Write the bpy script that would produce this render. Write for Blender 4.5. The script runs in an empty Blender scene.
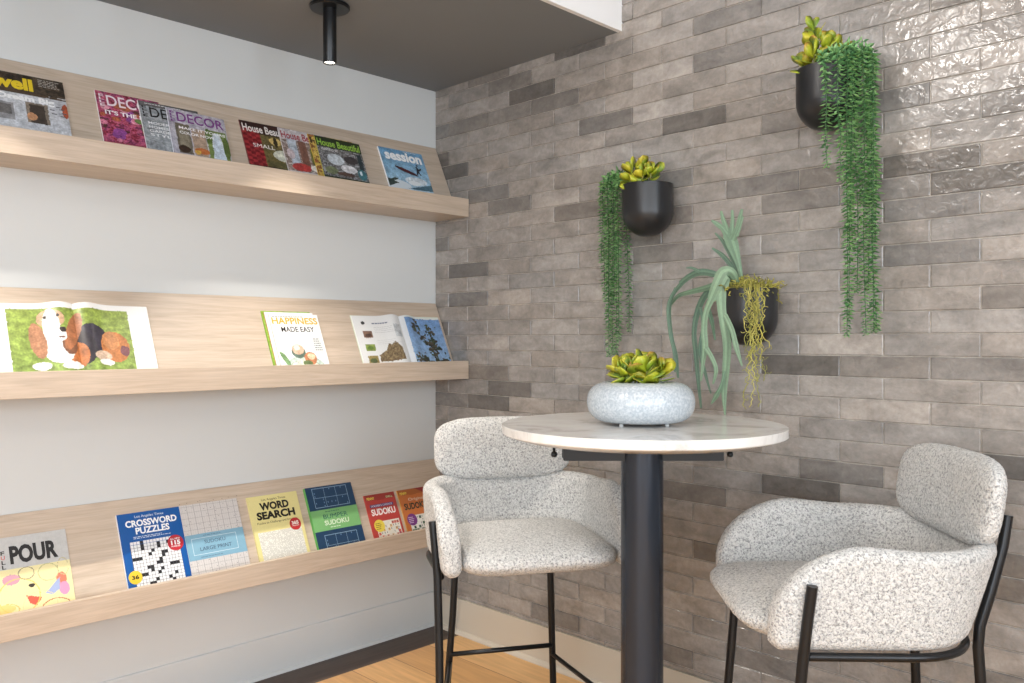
import bpy, bmesh, math, random
from mathutils import Vector, Matrix, noise
PI = math.pi
sc = bpy.context.scene
COL = sc.collection
R = random.Random(11)

# ------------------------------------------------------------------ helpers
def lin(c):
    return tuple((x/12.92 if x <= .04045 else ((x+.055)/1.055)**2.4) for x in [v/255 for v in c])

def empty(name, loc=(0, 0, 0), rz=0.0, parent=None):
    o = bpy.data.objects.new(name, None); COL.objects.link(o)
    o.location = loc; o.rotation_euler = (0, 0, rz); o.empty_display_size = .05
    if parent: o.parent = parent
    return o

def tag(o, label=None, cat=None, group=None, kind=None):
    if label: o['label'] = label
    if cat: o['category'] = cat
    if group: o['group'] = group
    if kind: o['kind'] = kind
    return o

class MB:
    """collects geometry (and face colours) for ONE mesh object"""
    def __init__(s): s.v = []; s.f = []; s.c = []; s.cur = (1, 1, 1)
    def add(s, vs, fs, col=None):
        n = len(s.v); s.v += [tuple(v) for v in vs]
        for f in fs: s.f.append(tuple(i+n for i in f)); s.c.append(col or s.cur)
    def box(s, a, b, col=None):
        x0, y0, z0 = a; x1, y1, z1 = b
        s.add([(x0,y0,z0),(x1,y0,z0),(x1,y1,z0),(x0,y1,z0),(x0,y0,z1),(x1,y0,z1),(x1,y1,z1),(x0,y1,z1)],
              [(0,3,2,1),(4,5,6,7),(0,1,5,4),(1,2,6,5),(2,3,7,6),(3,0,4,7)], col)
    def prism_y(s, prof, y0, y1, col=None):
        n = len(prof)
        s.add([(x, y0, z) for x, z in prof]+[(x, y1, z) for x, z in prof],
              [tuple(range(n)), tuple(range(2*n-1, n-1, -1))]+[(i, i+n, (i+1) % n+n, (i+1) % n) for i in range(n)], col)
    def prism_x(s, prof, x0, x1, col=None):
        n = len(prof)
        s.add([(x0, y, z) for y, z in prof]+[(x1, y, z) for y, z in prof],
              [tuple(range(n)), tuple(range(2*n-1, n-1, -1))]+[(i, i+n, (i+1) % n+n, (i+1) % n) for i in range(n)], col)
    def tube(s, pts, rad, n=12, col=None, cap=True):
        pts = [Vector(p) for p in pts]; m = len(pts)
        rr = rad if isinstance(rad, (list, tuple)) else [rad]*m
        up = None; vs = []
        for i, p in enumerate(pts):
            t = (pts[min(i+1, m-1)]-pts[max(i-1, 0)]).normalized()
            if up is None:
                up = t.orthogonal().normalized()
            up = (up-t*up.dot(t)).normalized(); b = t.cross(up)
            for k in range(n):
                a = 2*PI*k/n; vs.append(p+(up*math.cos(a)+b*math.sin(a))*rr[i])
        fs = [(i*n+k, i*n+(k+1) % n, (i+1)*n+(k+1) % n, (i+1)*n+k) for i in range(m-1) for k in range(n)]
        if cap: fs += [tuple(range(n-1, -1, -1)), tuple((m-1)*n+k for k in range(n))]
        s.add(vs, fs, col)
    def lathe(s, prof, n=48, c=(0, 0, 0), col=None):
        vs = []; fs = []; m = len(prof)
        for r, z in prof:
            for k in range(n):
                a = 2*PI*k/n; vs.append((c[0]+r*math.cos(a), c[1]+r*math.sin(a), c[2]+z))
        for i in range(m-1):
            for k in range(n):
                fs.append((i*n+k, i*n+(k+1) % n, (i+1)*n+(k+1) % n, (i+1)*n+k))
        if prof[0][0] > 1e-5: fs.append(tuple(range(n-1, -1, -1)))
        if prof[-1][0] > 1e-5: fs.append(tuple((m-1)*n+k for k in range(n)))
        s.add(vs, fs, col)
    def build(s, name, mat, parent=None, smooth=False, colors=False, bevel=0, weld=False):
        me = bpy.data.meshes.new(name); me.from_pydata(s.v, [], s.f); me.update()
        if colors:
            at = me.color_attributes.new('Col', 'FLOAT_COLOR', 'CORNER')
            buf = []
            for f, c in zip(s.f, s.c): buf += [c[0], c[1], c[2], 1.0]*len(f)
            at.data.foreach_set('color', buf)
        bm = bmesh.new(); bm.from_mesh(me)
        if weld: bmesh.ops.remove_doubles(bm, verts=bm.verts, dist=1e-5)
        if not colors: bmesh.ops.recalc_face_normals(bm, faces=bm.faces)
        bm.to_mesh(me); bm.free()
        me.materials.append(mat)
        if smooth: me.polygons.foreach_set('use_smooth', [True]*len(me.polygons))
        o = bpy.data.objects.new(name, me); COL.objects.link(o)
        if parent: o.parent = parent
        if bevel:
            md = o.modifiers.new('bev', 'BEVEL'); md.width = bevel; md.segments = 2; md.limit_method = 'ANGLE'
        return o

def smooth_by_angle(o, deg=40):
    me = o.data
    me.polygons.foreach_set('use_smooth', [True]*len(me.polygons))
    bm = bmesh.new(); bm.from_mesh(me)
    for e in bm.edges:
        if len(e.link_faces) == 2 and e.calc_face_angle(0) > math.radians(deg): e.smooth = False
    bm.to_mesh(me); bm.free()

# ------------------------------------------------------------------ camera
cam = bpy.data.cameras.new('camera'); co = bpy.data.objects.new('camera', cam); COL.objects.link(co)
CAM = Vector((2.909, -2.425, 1.28)); YAW = math.radians(44.966)
co.location = CAM; co.rotation_euler = (PI/2, 0, YAW)
F = 839.41; HY = 338.77
cam.sensor_width = 36; cam.lens = F*36/1024; cam.shift_y = -(341.5-HY)/1024; cam.clip_start = .05
sc.camera = co
FW = Vector((-math.sin(YAW), math.cos(YAW), 0)); RT = Vector((math.cos(YAW), math.sin(YAW), 0))
def world(X, D, z=0.0):            # metres right of / in front of the viewpoint, at height z
    p = CAM+RT*X+FW*D; return Vector((p.x, p.y, z))
def at(px, py, y):                 # a measured point of the photo at distance |y| off the tiled wall
    d = FW+RT*((px-512)/F)+Vector((0, 0, 1))*((HY-py)/F)
    return CAM+d*((y-CAM.y)/d.y)

# ------------------------------------------------------------------ materials
def mat(name):
    m = bpy.data.materials.new(name); m.use_nodes = True
    nt = m.node_tree; b = nt.nodes['Principled BSDF']
    return m, nt, b
def N(nt, t, **k):
    n = nt.nodes.new(t)
    for a, v in k.items():
        if a.startswith('i_'):
            key = a[2:]; n.inputs[int(key) if key.isdigit() else key.replace('_', ' ')].default_value = v
        else: setattr(n, a, v)
    return n
def simple(name, c, rough=.5, metal=0, spec=None, bump=None):
    m, nt, b = mat(name)
    b.inputs['Base Color'].default_value = (*lin(c), 1); b.inputs['Roughness'].default_value = rough
    b.inputs['Metallic'].default_value = metal
    if spec is not None: b.inputs['Specular IOR Level'].default_value = spec
    if bump:
        tc = N(nt, 'ShaderNodeTexCoord'); no = N(nt, 'ShaderNodeTexNoise', i_Scale=bump[0], i_Detail=3.0)
        bp = N(nt, 'ShaderNodeBump', i_Strength=bump[1], i_Distance=bump[2])
        nt.links.new(tc.outputs['Object'], no.inputs['Vector']); nt.links.new(no.outputs[0], bp.inputs['Height'])
        nt.links.new(bp.outputs[0], b.inputs['Normal'])
    return m
def ramp(nt, stops):
    r = N(nt, 'ShaderNodeValToRGB'); e = r.color_ramp.elements
    while len(e) < len(stops): e.new(.5)
    for i, (p, c) in enumerate(stops): e[i].position = p; e[i].color = (*c, 1)
    return r

M = {}
M['paint'] = simple('wall_paint', (200, 203, 203), .55, bump=(9, .12, .01))
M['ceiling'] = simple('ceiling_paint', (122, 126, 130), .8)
M['fascia'] = simple('fascia_paint', (238, 238, 238), .6)
M['base'] = simple('baseboard_paint', (196, 187, 172), .45)
M['black'] = simple('black_metal', (22, 23, 25), .32, .3)
M['satin_black'] = simple('black_ceramic', (24, 24, 26), .36)
M['pedestal'] = simple('charcoal_powder_coat', (52, 58, 68), .26, .5)
M['foot'] = simple('white_rubber', (225, 225, 222), .5)
M['stem'] = simple('plant_stem', (120, 120, 55), .6)
M['soil'] = simple('dark_soil', (50, 42, 32), .95, bump=(120, .8, .01))

def attr_mat(name, rough, noise_amt=0.0, scale=60, sub=0, spec=.5):
    m, nt, b = mat(name)
    a = N(nt, 'ShaderNodeVertexColor', layer_name='Col')
    src = a.outputs['Color']
    if noise_amt:
        tc = N(nt, 'ShaderNodeTexCoord'); no = N(nt, 'ShaderNodeTexNoise', i_Scale=scale, i_Detail=4.0)
        nt.links.new(tc.outputs['Object'], no.inputs['Vector'])
        mr = N(nt, 'ShaderNodeMapRange', i_1=.3, i_2=.7, i_3=1-noise_amt, i_4=1+noise_amt)
        nt.links.new(no.outputs[0], mr.inputs[0])
        mx = N(nt, 'ShaderNodeVectorMath', operation='SCALE')
        nt.links.new(src, mx.inputs[0]); nt.links.new(mr.outputs[0], mx.inputs['Scale']); src = mx.outputs[0]
    nt.links.new(src, b.inputs['Base Color']); b.inputs['Roughness'].default_value = rough
    b.inputs['Specular IOR Level'].default_value = spec
    if sub:
        b.inputs['Subsurface Weight'].default_value = sub; b.inputs['Subsurface Radius'].default_value = (.004, .006, .002)
    return m
M['print'] = attr_mat('printed_paper', .3, .05, 400)
M['leaf'] = attr_mat('glossy_leaf', .4, .15, 60)
M['leaf_matt'] = attr_mat('matt_leaf', .6, .08, 160)

def wood(name, c1, c2, c3, rough=.45):
    m, nt, b = mat(name)
    tc = N(nt, 'ShaderNodeTexCoord'); mp = N(nt, 'ShaderNodeMapping'); mp.inputs['Scale'].default_value = (14, .9, 14)
    nt.links.new(tc.outputs['Object'], mp.inputs[0])
    n1 = N(nt, 'ShaderNodeTexNoise', i_Scale=2.2, i_Detail=6.0, i_Roughness=.6, i_Distortion=1.3)
    nt.links.new(mp.outputs[0], n1.inputs['Vector'])
    mp2 = N(nt, 'ShaderNodeMapping'); mp2.inputs['Scale'].default_value = (90, 3, 90)
    nt.links.new(tc.outputs['Object'], mp2.inputs[0])
    n2 = N(nt, 'ShaderNodeTexNoise', i_Scale=3.0, i_Detail=3.0); nt.links.new(mp2.outputs[0], n2.inputs['Vector'])
    r = ramp(nt, [(.3, lin(c1)), (.5, lin(c2)), (.72, lin(c3))]); nt.links.new(n1.outputs[0], r.inputs[0])
    mr = N(nt, 'ShaderNodeMapRange', i_1=.35, i_2=.65, i_3=.93, i_4=1.05); nt.links.new(n2.outputs[0], mr.inputs[0])
    mx = N(nt, 'ShaderNodeVectorMath', operation='SCALE')
    nt.links.new(r.outputs[0], mx.inputs[0]); nt.links.new(mr.outputs[0], mx.inputs['Scale'])
    nt.links.new(mx.outputs[0], b.inputs['Base Color']); b.inputs['Roughness'].default_value = rough
    return m
M['oak'] = wood('light_oak_laminate', (174, 157, 139), (188, 171, 153), (196, 180, 163), .4)

def floor_mat():
    m, nt, b = mat('oak_plank_floor')
    tc = N(nt, 'ShaderNodeTexCoord'); mp = N(nt, 'ShaderNodeMapping')
    nt.links.new(tc.outputs['Object'], mp.inputs[0])
    br = N(nt, 'ShaderNodeTexBrick', offset=.37, i_Scale=1.0, i_Mortar_Size=.0015, i_Brick_Width=1.5, i_Row_Height=.19)
    br.inputs['Color1'].default_value = (*lin((216, 172, 118)), 1); br.inputs['Color2'].default_value = (*lin((196, 150, 98)), 1)
    br.inputs['Mortar'].default_value = (*lin((120, 84, 52)), 1)
    nt.links.new(mp.outputs[0], br.inputs['Vector'])
    mp2 = N(nt, 'ShaderNodeMapping'); mp2.inputs['Scale'].default_value = (2.0, 26, 1)
    nt.links.new(tc.outputs['Object'], mp2.inputs[0])
    n1 = N(nt, 'ShaderNodeTexNoise', i_Scale=1.6, i_Detail=6.0, i_Distortion=1.0); nt.links.new(mp2.outputs[0], n1.inputs['Vector'])
    mr = N(nt, 'ShaderNodeMapRange', i_1=.3, i_2=.7, i_3=.82, i_4=1.1); nt.links.new(n1.outputs[0], mr.inputs[0])
    mx = N(nt, 'ShaderNodeVectorMath', operation='SCALE')
    nt.links.new(br.outputs['Color'], mx.inputs[0]); nt.links.new(mr.outputs[0], mx.inputs['Scale'])
    nt.links.new(mx.outputs[0], b.inputs['Base Color']); b.inputs['Roughness'].default_value = .42
    return m
M['floor'] = floor_mat()
M['dark_wood'] = wood('dark_stained_wood', (58, 46, 40), (72, 58, 50), (84, 70, 60), .5)

def tile_mat():
    m, nt, b = mat('glazed_brick_tile')
    a = N(nt, 'ShaderNodeVertexColor', layer_name='Col')
    tc = N(nt, 'ShaderNodeTexCoord')
    # blotches of the glaze
    mp = N(nt, 'ShaderNodeMapping'); mp.inputs['Scale'].default_value = (1, 1, 2.0)
    nt.links.new(tc.outputs['Object'], mp.inputs[0])
    n1 = N(nt, 'ShaderNodeTexNoise', i_Scale=9.0, i_Detail=5.0, i_Roughness=.6, i_Distortion=.6)
    nt.links.new(mp.outputs[0], n1.inputs['Vector'])
    mr = N(nt, 'ShaderNodeMapRange', i_1=.3, i_2=.7, i_3=.70, i_4=1.2); nt.links.new(n1.outputs[0], mr.inputs[0])
    n3 = N(nt, 'ShaderNodeTexNoise', i_Scale=60.0, i_Detail=4.0, i_Roughness=.65)
    nt.links.new(tc.outputs['Object'], n3.inputs['Vector'])
    mr3 = N(nt, 'ShaderNodeMapRange', i_1=.3, i_2=.7, i_3=.86, i_4=1.1); nt.links.new(n3.outputs[0], mr3.inputs[0])
    mul = N(nt, 'ShaderNodeMath', operation='MULTIPLY'); nt.links.new(mr.outputs[0], mul.inputs[0]); nt.links.new(mr3.outputs[0], mul.inputs[1])
    mx = N(nt, 'ShaderNodeVectorMath', operation='SCALE')
    nt.links.new(a.outputs['Color'], mx.inputs[0]); nt.links.new(mul.outputs[0], mx.inputs['Scale'])
    nt.links.new(mx.outputs[0], b.inputs['Base Color'])
    n4 = N(nt, 'ShaderNodeTexNoise', i_Scale=14.0, i_Detail=2.0); nt.links.new(tc.outputs['Object'], n4.inputs['Vector'])
    mrr = N(nt, 'ShaderNodeMapRange', i_1=.35, i_2=.65, i_3=.07, i_4=.22); nt.links.new(n4.outputs[0], mrr.inputs[0])
    nt.links.new(mrr.outputs[0], b.inputs['Roughness'])
    n2 = N(nt, 'ShaderNodeTexNoise', i_Scale=38.0, i_Detail=2.0, i_Roughness=.45, i_Distortion=.8)
    nt.links.new(tc.outputs['Object'], n2.inputs['Vector'])
    bp = N(nt, 'ShaderNodeBump', i_Strength=.4, i_Distance=.006); nt.links.new(n2.outputs[0], bp.inputs['Height'])
    nt.links.new(bp.outputs[0], b.inputs['Normal'])
    return m
M['tile'] = tile_mat()

def boucle():
    m, nt, b = mat('boucle_fabric')
    tc = N(nt, 'ShaderNodeTexCoord')
    n1 = N(nt, 'ShaderNodeTexNoise', i_Scale=190.0, i_Detail=2.0, i_Roughness=.6, i_Distortion=.8)
    nt.links.new(tc.outputs['Object'], n1.inputs['Vector'])
    r = ramp(nt, [(.34, lin((138, 137, 136))), (.45, lin((184, 183, 180))), (.58, lin((216, 214, 210)))])
    nt.links.new(n1.outputs[0], r.inputs[0]); nt.links.new(r.outputs[0], b.inputs['Base Color'])
    b.inputs['Roughness'].default_value = .95; b.inputs['Specular IOR Level'].default_value = .1
    b.inputs['Sheen Weight'].default_value = .25
    bp = N(nt, 'ShaderNodeBump', i_Strength=.9, i_Distance=.006); nt.links.new(n1.outputs[0], bp.inputs['Height'])
    nt.links.new(bp.outputs[0], b.inputs['Normal'])
    return m
M['boucle'] = boucle()

def marble():
    m, nt, b = mat('white_marble')
    tc = N(nt, 'ShaderNodeTexCoord')
    n1 = N(nt, 'ShaderNodeTexNoise', i_Scale=4.5, i_Detail=8.0, i_Roughness=.62, i_Distortion=1.6)
    nt.links.new(tc.outputs['Object'], n1.inputs['Vector'])
    r = ramp(nt, [(.36, lin((196, 192, 188))), (.46, lin((222, 219, 214))), (.6, lin((232, 230, 226)))])
    nt.links.new(n1.outputs[0], r.inputs[0]); nt.links.new(r.outputs[0], b.inputs['Base Color'])
    b.inputs['Roughness'].default_value = .12
    return m
M['marble'] = marble()

def glaze():
    m, nt, b = mat('speckled_white_glaze')
    tc = N(nt, 'ShaderNodeTexCoord')
    v = N(nt, 'ShaderNodeTexVoronoi', i_Scale=130.0); nt.links.new(tc.outputs['Object'], v.inputs['Vector'])
    n1 = N(nt, 'ShaderNodeTexNoise', i_Scale=170.0, i_Detail=3.0); nt.links.new(tc.outputs['Object'], n1.inputs['Vector'])
    r = ramp(nt, [(.36, lin((166, 175, 182))), (.5, lin((180, 187, 192))), (.64, lin((196, 201, 204)))])
    nt.links.new(n1.outputs[0], r.inputs[0]); nt.links.new(r.outputs[0], b.inputs['Base Color'])
    b.inputs['Roughness'].default_value = .16
    bp = N(nt, 'ShaderNodeBump', i_Strength=.15, i_Distance=.003); nt.links.new(v.outputs['Distance'], bp.inputs['Height'])
    nt.links.new(bp.outputs[0], b.inputs['Normal'])
    return m
M['glaze'] = glaze()
def emit(name, c, s):
    m, nt, b = mat(name); b.inputs['Base Color'].default_value = (*c, 1)
    b.inputs['Emission Color'].default_value = (*c, 1); b.inputs['Emission Strength'].default_value = s
    return m
M['lens'] = emit('lamp_lens', (1, .93, .82), 9)
M['panel'] = emit('lamp_diffuser', (1, .93, .84), 5)
mg, nt, b = mat('window_glass'); b.inputs['Transmission Weight'].default_value = 1; b.inputs['Roughness'].default_value = 0; b.inputs['IOR'].default_value = 1.02
M['glass'] = mg

# ------------------------------------------------------------------ the room
XR, YB, ZC, ZH = 5.4, -5.2, 2.39, 3.05     # right wall, rear wall, lowered ceiling, high ceiling
def struct(name, mb, m, parent=None, **k):
    o = mb.build(name, m, parent, **k)
    if not parent: o['kind'] = 'structure'
    return o
b_ = MB(); b_.box((.185, YB, -.05), (XR, .02, 0)); struct('floor', b_, M['floor'])
b_ = MB(); b_.box((0, YB, -.05), (.185, .02, 0)); struct('trim_1', b_, M['dark_wood'])
b_ = MB(); b_.box((-.12, YB, -.05), (0, .12, ZC)); struct('wall_left', b_, M['paint'])
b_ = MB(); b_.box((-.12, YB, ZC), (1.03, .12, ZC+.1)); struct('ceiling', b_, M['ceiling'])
b_ = MB(); b_.box((1.03, YB, ZC), (1.048, .004, ZH)); struct('trim_2', b_, M['fascia'])
b_ = MB(); b_.box((.9, YB, ZH), (XR+.1, .12, ZH+.1)); struct('ceiling_high', b_, M['fascia'])

# tiled wall: every tile its own bevelled plate on a grout bed, one structure
tw = MB(); D0, HWD, Z0, PT = .09317, .12533, 2.1075, .0626
grout = lin((178, 170, 160))
tw.box((-.12, .0035, -.05), (XR, .12, ZH), grout)
DARK = {(-3,3),(-5,5),(1,9),(1,-1),(0,-2),(8,0),(14,12),(5,15),(6,16),(16,2),(20,12),(24,10),(18,16),(17,1)}
MED = {(0,6),(-2,4),(5,5),(10,0),(4,2),(4,8),(6,8),(-2,2),(5,11),(8,8),(5,13),(6,14),(9,15),(7,15),(2,14),(19,13),(21,9),(22,16),(23,17),(-4,10),(15,7),(23,5),(25,7)}
LIGHT = {(13,1),(4,4),(-5,7),(0,8),(10,6),(16,14),(17,11),(13,13),(8,10),(10,12),(10,2),(-2,8),(2,6)}
rt = random.Random(5)
ZB = .151
g = .0017; bv = .0018
for r in range(-20, 33):
    zt = Z0-r*PT; zb = zt-PT
    if zb < ZB-PT+.004: break
    if zt > ZH+.05: continue
    zt_ = min(zt-g, ZH); zb_ = max(zb+g, ZB)
    n0 = -2 if r % 2 == 0 else -1
    for n in range(n0, 44, 2):
        x0 = max(D0+n*HWD+g, .002); x1 = min(D0+(n+2)*HWD-g, XR)
        if x1-x0 < .01: continue
        q = rt.random()
        if (r, n) in DARK: t = .40+.05*q
        elif (r, n) in MED: t = .475+.05*q
        elif (r, n) in LIGHT: t = .625+.03*q
        else: t = .55+.07*q if q > .1 else .50
        hue = rt.uniform(-.008, .014)
        c = (t*(1.0+hue), t*.962, t*(.925-hue))
        c = lin(tuple(255*v for v in c))
        tl = [rt.uniform(-.0007, .0007) for _ in range(4)]
        y = [-.001+v for v in tl]
        vs = [(x0,.0035,zb_),(x1,.0035,zb_),(x1,.0035,zt_),(x0,.0035,zt_),
              (x0,y[0]+bv,zb_),(x1,y[1]+bv,zb_),(x1,y[2]+bv,zt_),(x0,y[3]+bv,zt_),
              (x0+bv,y[0],zb_+bv),(x1-bv,y[1],zb_+bv),(x1-bv,y[2],zt_-bv),(x0+bv,y[3],zt_-bv)]
        tw.add(vs, [(0,1,5,4),(1,2,6,5),(2,3,7,6),(3,0,4,7),(4,5,9,8),(5,6,10,9),(6,7,11,10),(7,4,8,11),(8,9,10,11)], c)
struct('wall_back', tw, M['tile'], colors=True)

# baseboards
b_ = MB(); b_.prism_y([(0,0),(.009,0),(.009,.146),(.006,.15),(0,.15)], YB, 0); b_.prism_y([(.009,0),(.02,0),(.018,.008),(.013,.012),(.009,.013)], YB, 0)
struct('baseboard_left', b_, M['paint'])
b_ = MB(); b_.box((.009, -.008, 0), (XR, .003, .1495))
pr = [(-.008, 0)]+[(-.008-.017*math.cos(a), .017*math.sin(a)) for a in [i*PI/16 for i in range(9)]]
b_.prism_x(pr, .02, XR)
struct('baseboard_back', b_, M['base'])

# walls behind the viewpoint, with windows that give the daylight
def wall_with_windows(name, axis, pos, a0, a1, wins, n0, zsill=.75, ztop=2.55):
    w = MB(); cuts = [a0]+[v for q in wins for v in q]+[a1]
    def bx(u0, u1, z0, z1):
        if axis == 'y': w.box((u0, pos-.12, z0), (u1, pos, z1))
        else: w.box((pos, u0, z0), (pos+.12, u1, z1))
    for i in range(0, len(cuts), 2): bx(cuts[i], cuts[i+1], -.05, ZH)
    for q in wins: bx(q[0], q[1], -.05, zsill); bx(q[0], q[1], ztop, ZH)
    struct(name, w, M['fascia'])
    for k, q in enumerate(wins):
        f = MB(); e = .05
        def fb(u0, u1, z0, z1):
            if axis == 'y': f.box((u0, pos-.09, z0), (u1, pos-.03, z1))
            else: f.box((pos+.03, u0, z0), (pos+.09, u1, z1))
        fb(q[0], q[1], zsill, zsill+e); fb(q[0], q[1], ztop-e, ztop); fb(q[0], q[0]+e, zsill, ztop); fb(q[1]-e, q[1], zsill, ztop)
        mid = (q[0]+q[1])/2; fb(mid-.02, mid+.02, zsill, ztop)
        struct('window_%d' % (n0+k), f, M['black'])
        L = bpy.data.lights.new('daylight', 'AREA'); L.shape = 'RECTANGLE'; L.size = q[1]-q[0]; L.size_y = ztop-zsill
        L.color = (.84, .92, 1.0); L.energy = DAY*(q[1]-q[0])*(ztop-zsill)
        lo = bpy.data.objects.new('daylight', L); COL.objects.link(lo)
        if axis == 'y': lo.location = (mid, pos-.14, (zsill+ztop)/2); lo.rotation_euler = (PI/2, 0, 0)
        else: lo.location = (pos+.14, mid, (zsill+ztop)/2); lo.rotation_euler = (PI/2, 0, PI/2)
DAY = 25
wall_with_windows('wall_rear', 'y', YB, -.12, XR, [(2.5, 4.9)], 1)
wall_with_windows('wall_right', 'x', XR, YB, .12, [(-4.6, -3.0), (-2.4, -.9)], 2)

# ------------------------------------------------------------------ lamps
def spot_lamp(x, y, label):
    t = tag(empty('spotlight', (x, y, ZC)), label, 'ceiling lamp', 'black cylinder spotlights over the shelves')
    m = MB(); m.lathe([(.0, -.001), (.063, -.001), (.066, -.004), (.066, -.012), (.063, -.015), (.0, -.015)], 48)
    o = m.build('mounting_plate', M['black'], t); smooth_by_angle(o)
    m = MB(); m.lathe([(.0, -.015), (.0225, -.015), (.0225, -.192), (.0215, -.194), (.0195, -.194), (.0185, -.186), (0, -.186)], 40)
    o = m.build('lamp_body', M['black'], t); smooth_by_angle(o)
    m = MB(); m.lathe([(0, -.1868), (.0175, -.1868), (.0175, -.1885), (.012, -.1905), (0, -.1915)], 32)
    m.build('lamp_lens', M['lens'], t, smooth=True)
    L = bpy.data.lights.new('spot_beam', 'SPOT'); L.energy = 72; L.spot_size = math.radians(86); L.spot_blend = 1.0
    L.shadow_soft_size = .010; L.color = (1.0, .92, .82)
    lo = bpy.data.objects.new('spot_beam', L); COL.objects.link(lo); lo.location = (x, y, ZC-.197); lo.rotation_euler = (0, 0, 0)
spot_lamp(.507, -.878, 'short black cylinder spotlight on a round plate under the lowered ceiling')
spot_lamp(.507, -1.80, 'black cylinder spotlight left of the one seen in the photo, above the open dog book')
def ceiling_panel(x, y, sx, sy, e, label):
    t = tag(empty('ceiling_light', (x, y, ZH)), label, 'ceiling light')
    m = MB(); m.box((-sx/2-.02, -sy/2-.02, -.05), (sx/2+.02, sy/2+.02, 0)); m.build('housing', M['fascia'], t)
    m = MB(); m.box((-sx/2, -sy/2, -.055), (sx/2, sy/2, -.05)); m.build('diffuser', M['panel'], t)
    L = bpy.data.lights.new('panel_glow', 'AREA'); L.shape = 'RECTANGLE'; L.size = sx; L.size_y = sy; L.energy = e; L.color = (1, .96, .91)
    lo = bpy.data.objects.new('panel_glow', L); COL.objects.link(lo); lo.location = (x, y, ZH-.06)
ceiling_panel(1.36, -3.0, .24, 1.1, 31, 'long warm ceiling light panel behind the viewpoint, over the left side')
ceiling_panel(3.6, -2.6, .5, .9, 4, 'warm ceiling light panel above and to the right of the viewpoint')

# ------------------------------------------------------------------ shelves
K = .48; LN = math.sqrt(1+K*K)
SH = {'top': (2.1336, 1.8808, 1.8037), 'mid': (1.4379, 1.1855, 1.1085), 'low': (.7424, .4997, .4247)}
YE = -3.3
def shelf(key, label):
    zt, lt, lb = SH[key]
    t = tag(empty('magazine_shelf', (0, 0, 0)), label, 'shelf', 'oak display shelves on the grey wall')
    t.location = (0, 0, lb)
    fz = .018; d = .018
    xb = .004+K*(zt-lb-fz)
    m = MB(); nx, nz = .9015*d, .4327*d
    # sloping panel, front face on the plane x = .004 + K (zt - z); its back edge sits on the wall
    m.prism_y([(.001, zt-lb-.016), (.001, zt-lb), (.006, zt-lb), (xb, fz), (xb-.022, fz)], YE, -.004)
    m.build('sloping_panel', M['oak'], t, bevel=.0008)
    m = MB(); m.box((.001, YE, 0), (.2095, -.004, fz)); m.build('tray_base', M['oak'], t, bevel=.0008)
    m = MB(); m.box((.21, YE, 0), (.2282, -.004, lt-lb)); m.build('front_rail', M['oak'], t, bevel=.001)
shelf('top', 'topmost light oak display shelf, holding decor magazines')
shelf('mid', 'middle light oak display shelf, holding the open dog book')
shelf('low', 'lowest light oak display shelf, holding the puzzle books')

# ------------------------------------------------------------------ printed covers
_tc = {}
def text_geo(s, bold):
    k = (s, bold)
    if k in _tc: return _tc[k]
    cu = bpy.data.curves.new('t', 'FONT'); cu.body = s; cu.size = 1; cu.offset = bold; cu.resolution_u = 3
    ob = bpy.data.objects.new('t', cu); COL.objects.link(ob)
    bpy.context.view_layer.update()
    me = bpy.data.meshes.new_from_object(ob.evaluated_get(bpy.context.evaluated_depsgraph_get()))
    vs = [(v.co.x, v.co.y) for v in me.vertices]; fs = [tuple(p.vertices) for p in me.polygons]
    nz = [p.normal.z for p in me.polygons]
    fs = [f if z > 0 else f[::-1] for f, z in zip(fs, nz)]
    bpy.data.objects.remove(ob); bpy.data.curves.remove(cu); bpy.data.meshes.remove(me)
    x0 = min(v[0] for v in vs); x1 = max(v[0] for v in vs)
    vs = [((x-x0)/(x1-x0), y/.729) for x, y in vs]
    _tc[k] = (vs, fs); return _tc[k]

def ink(c):
    g_ = .3*c[0]+.59*c[1]+.11*c[2]
    return lin(tuple((x*.84+g_*.16)*.93 for x in c))

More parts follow.
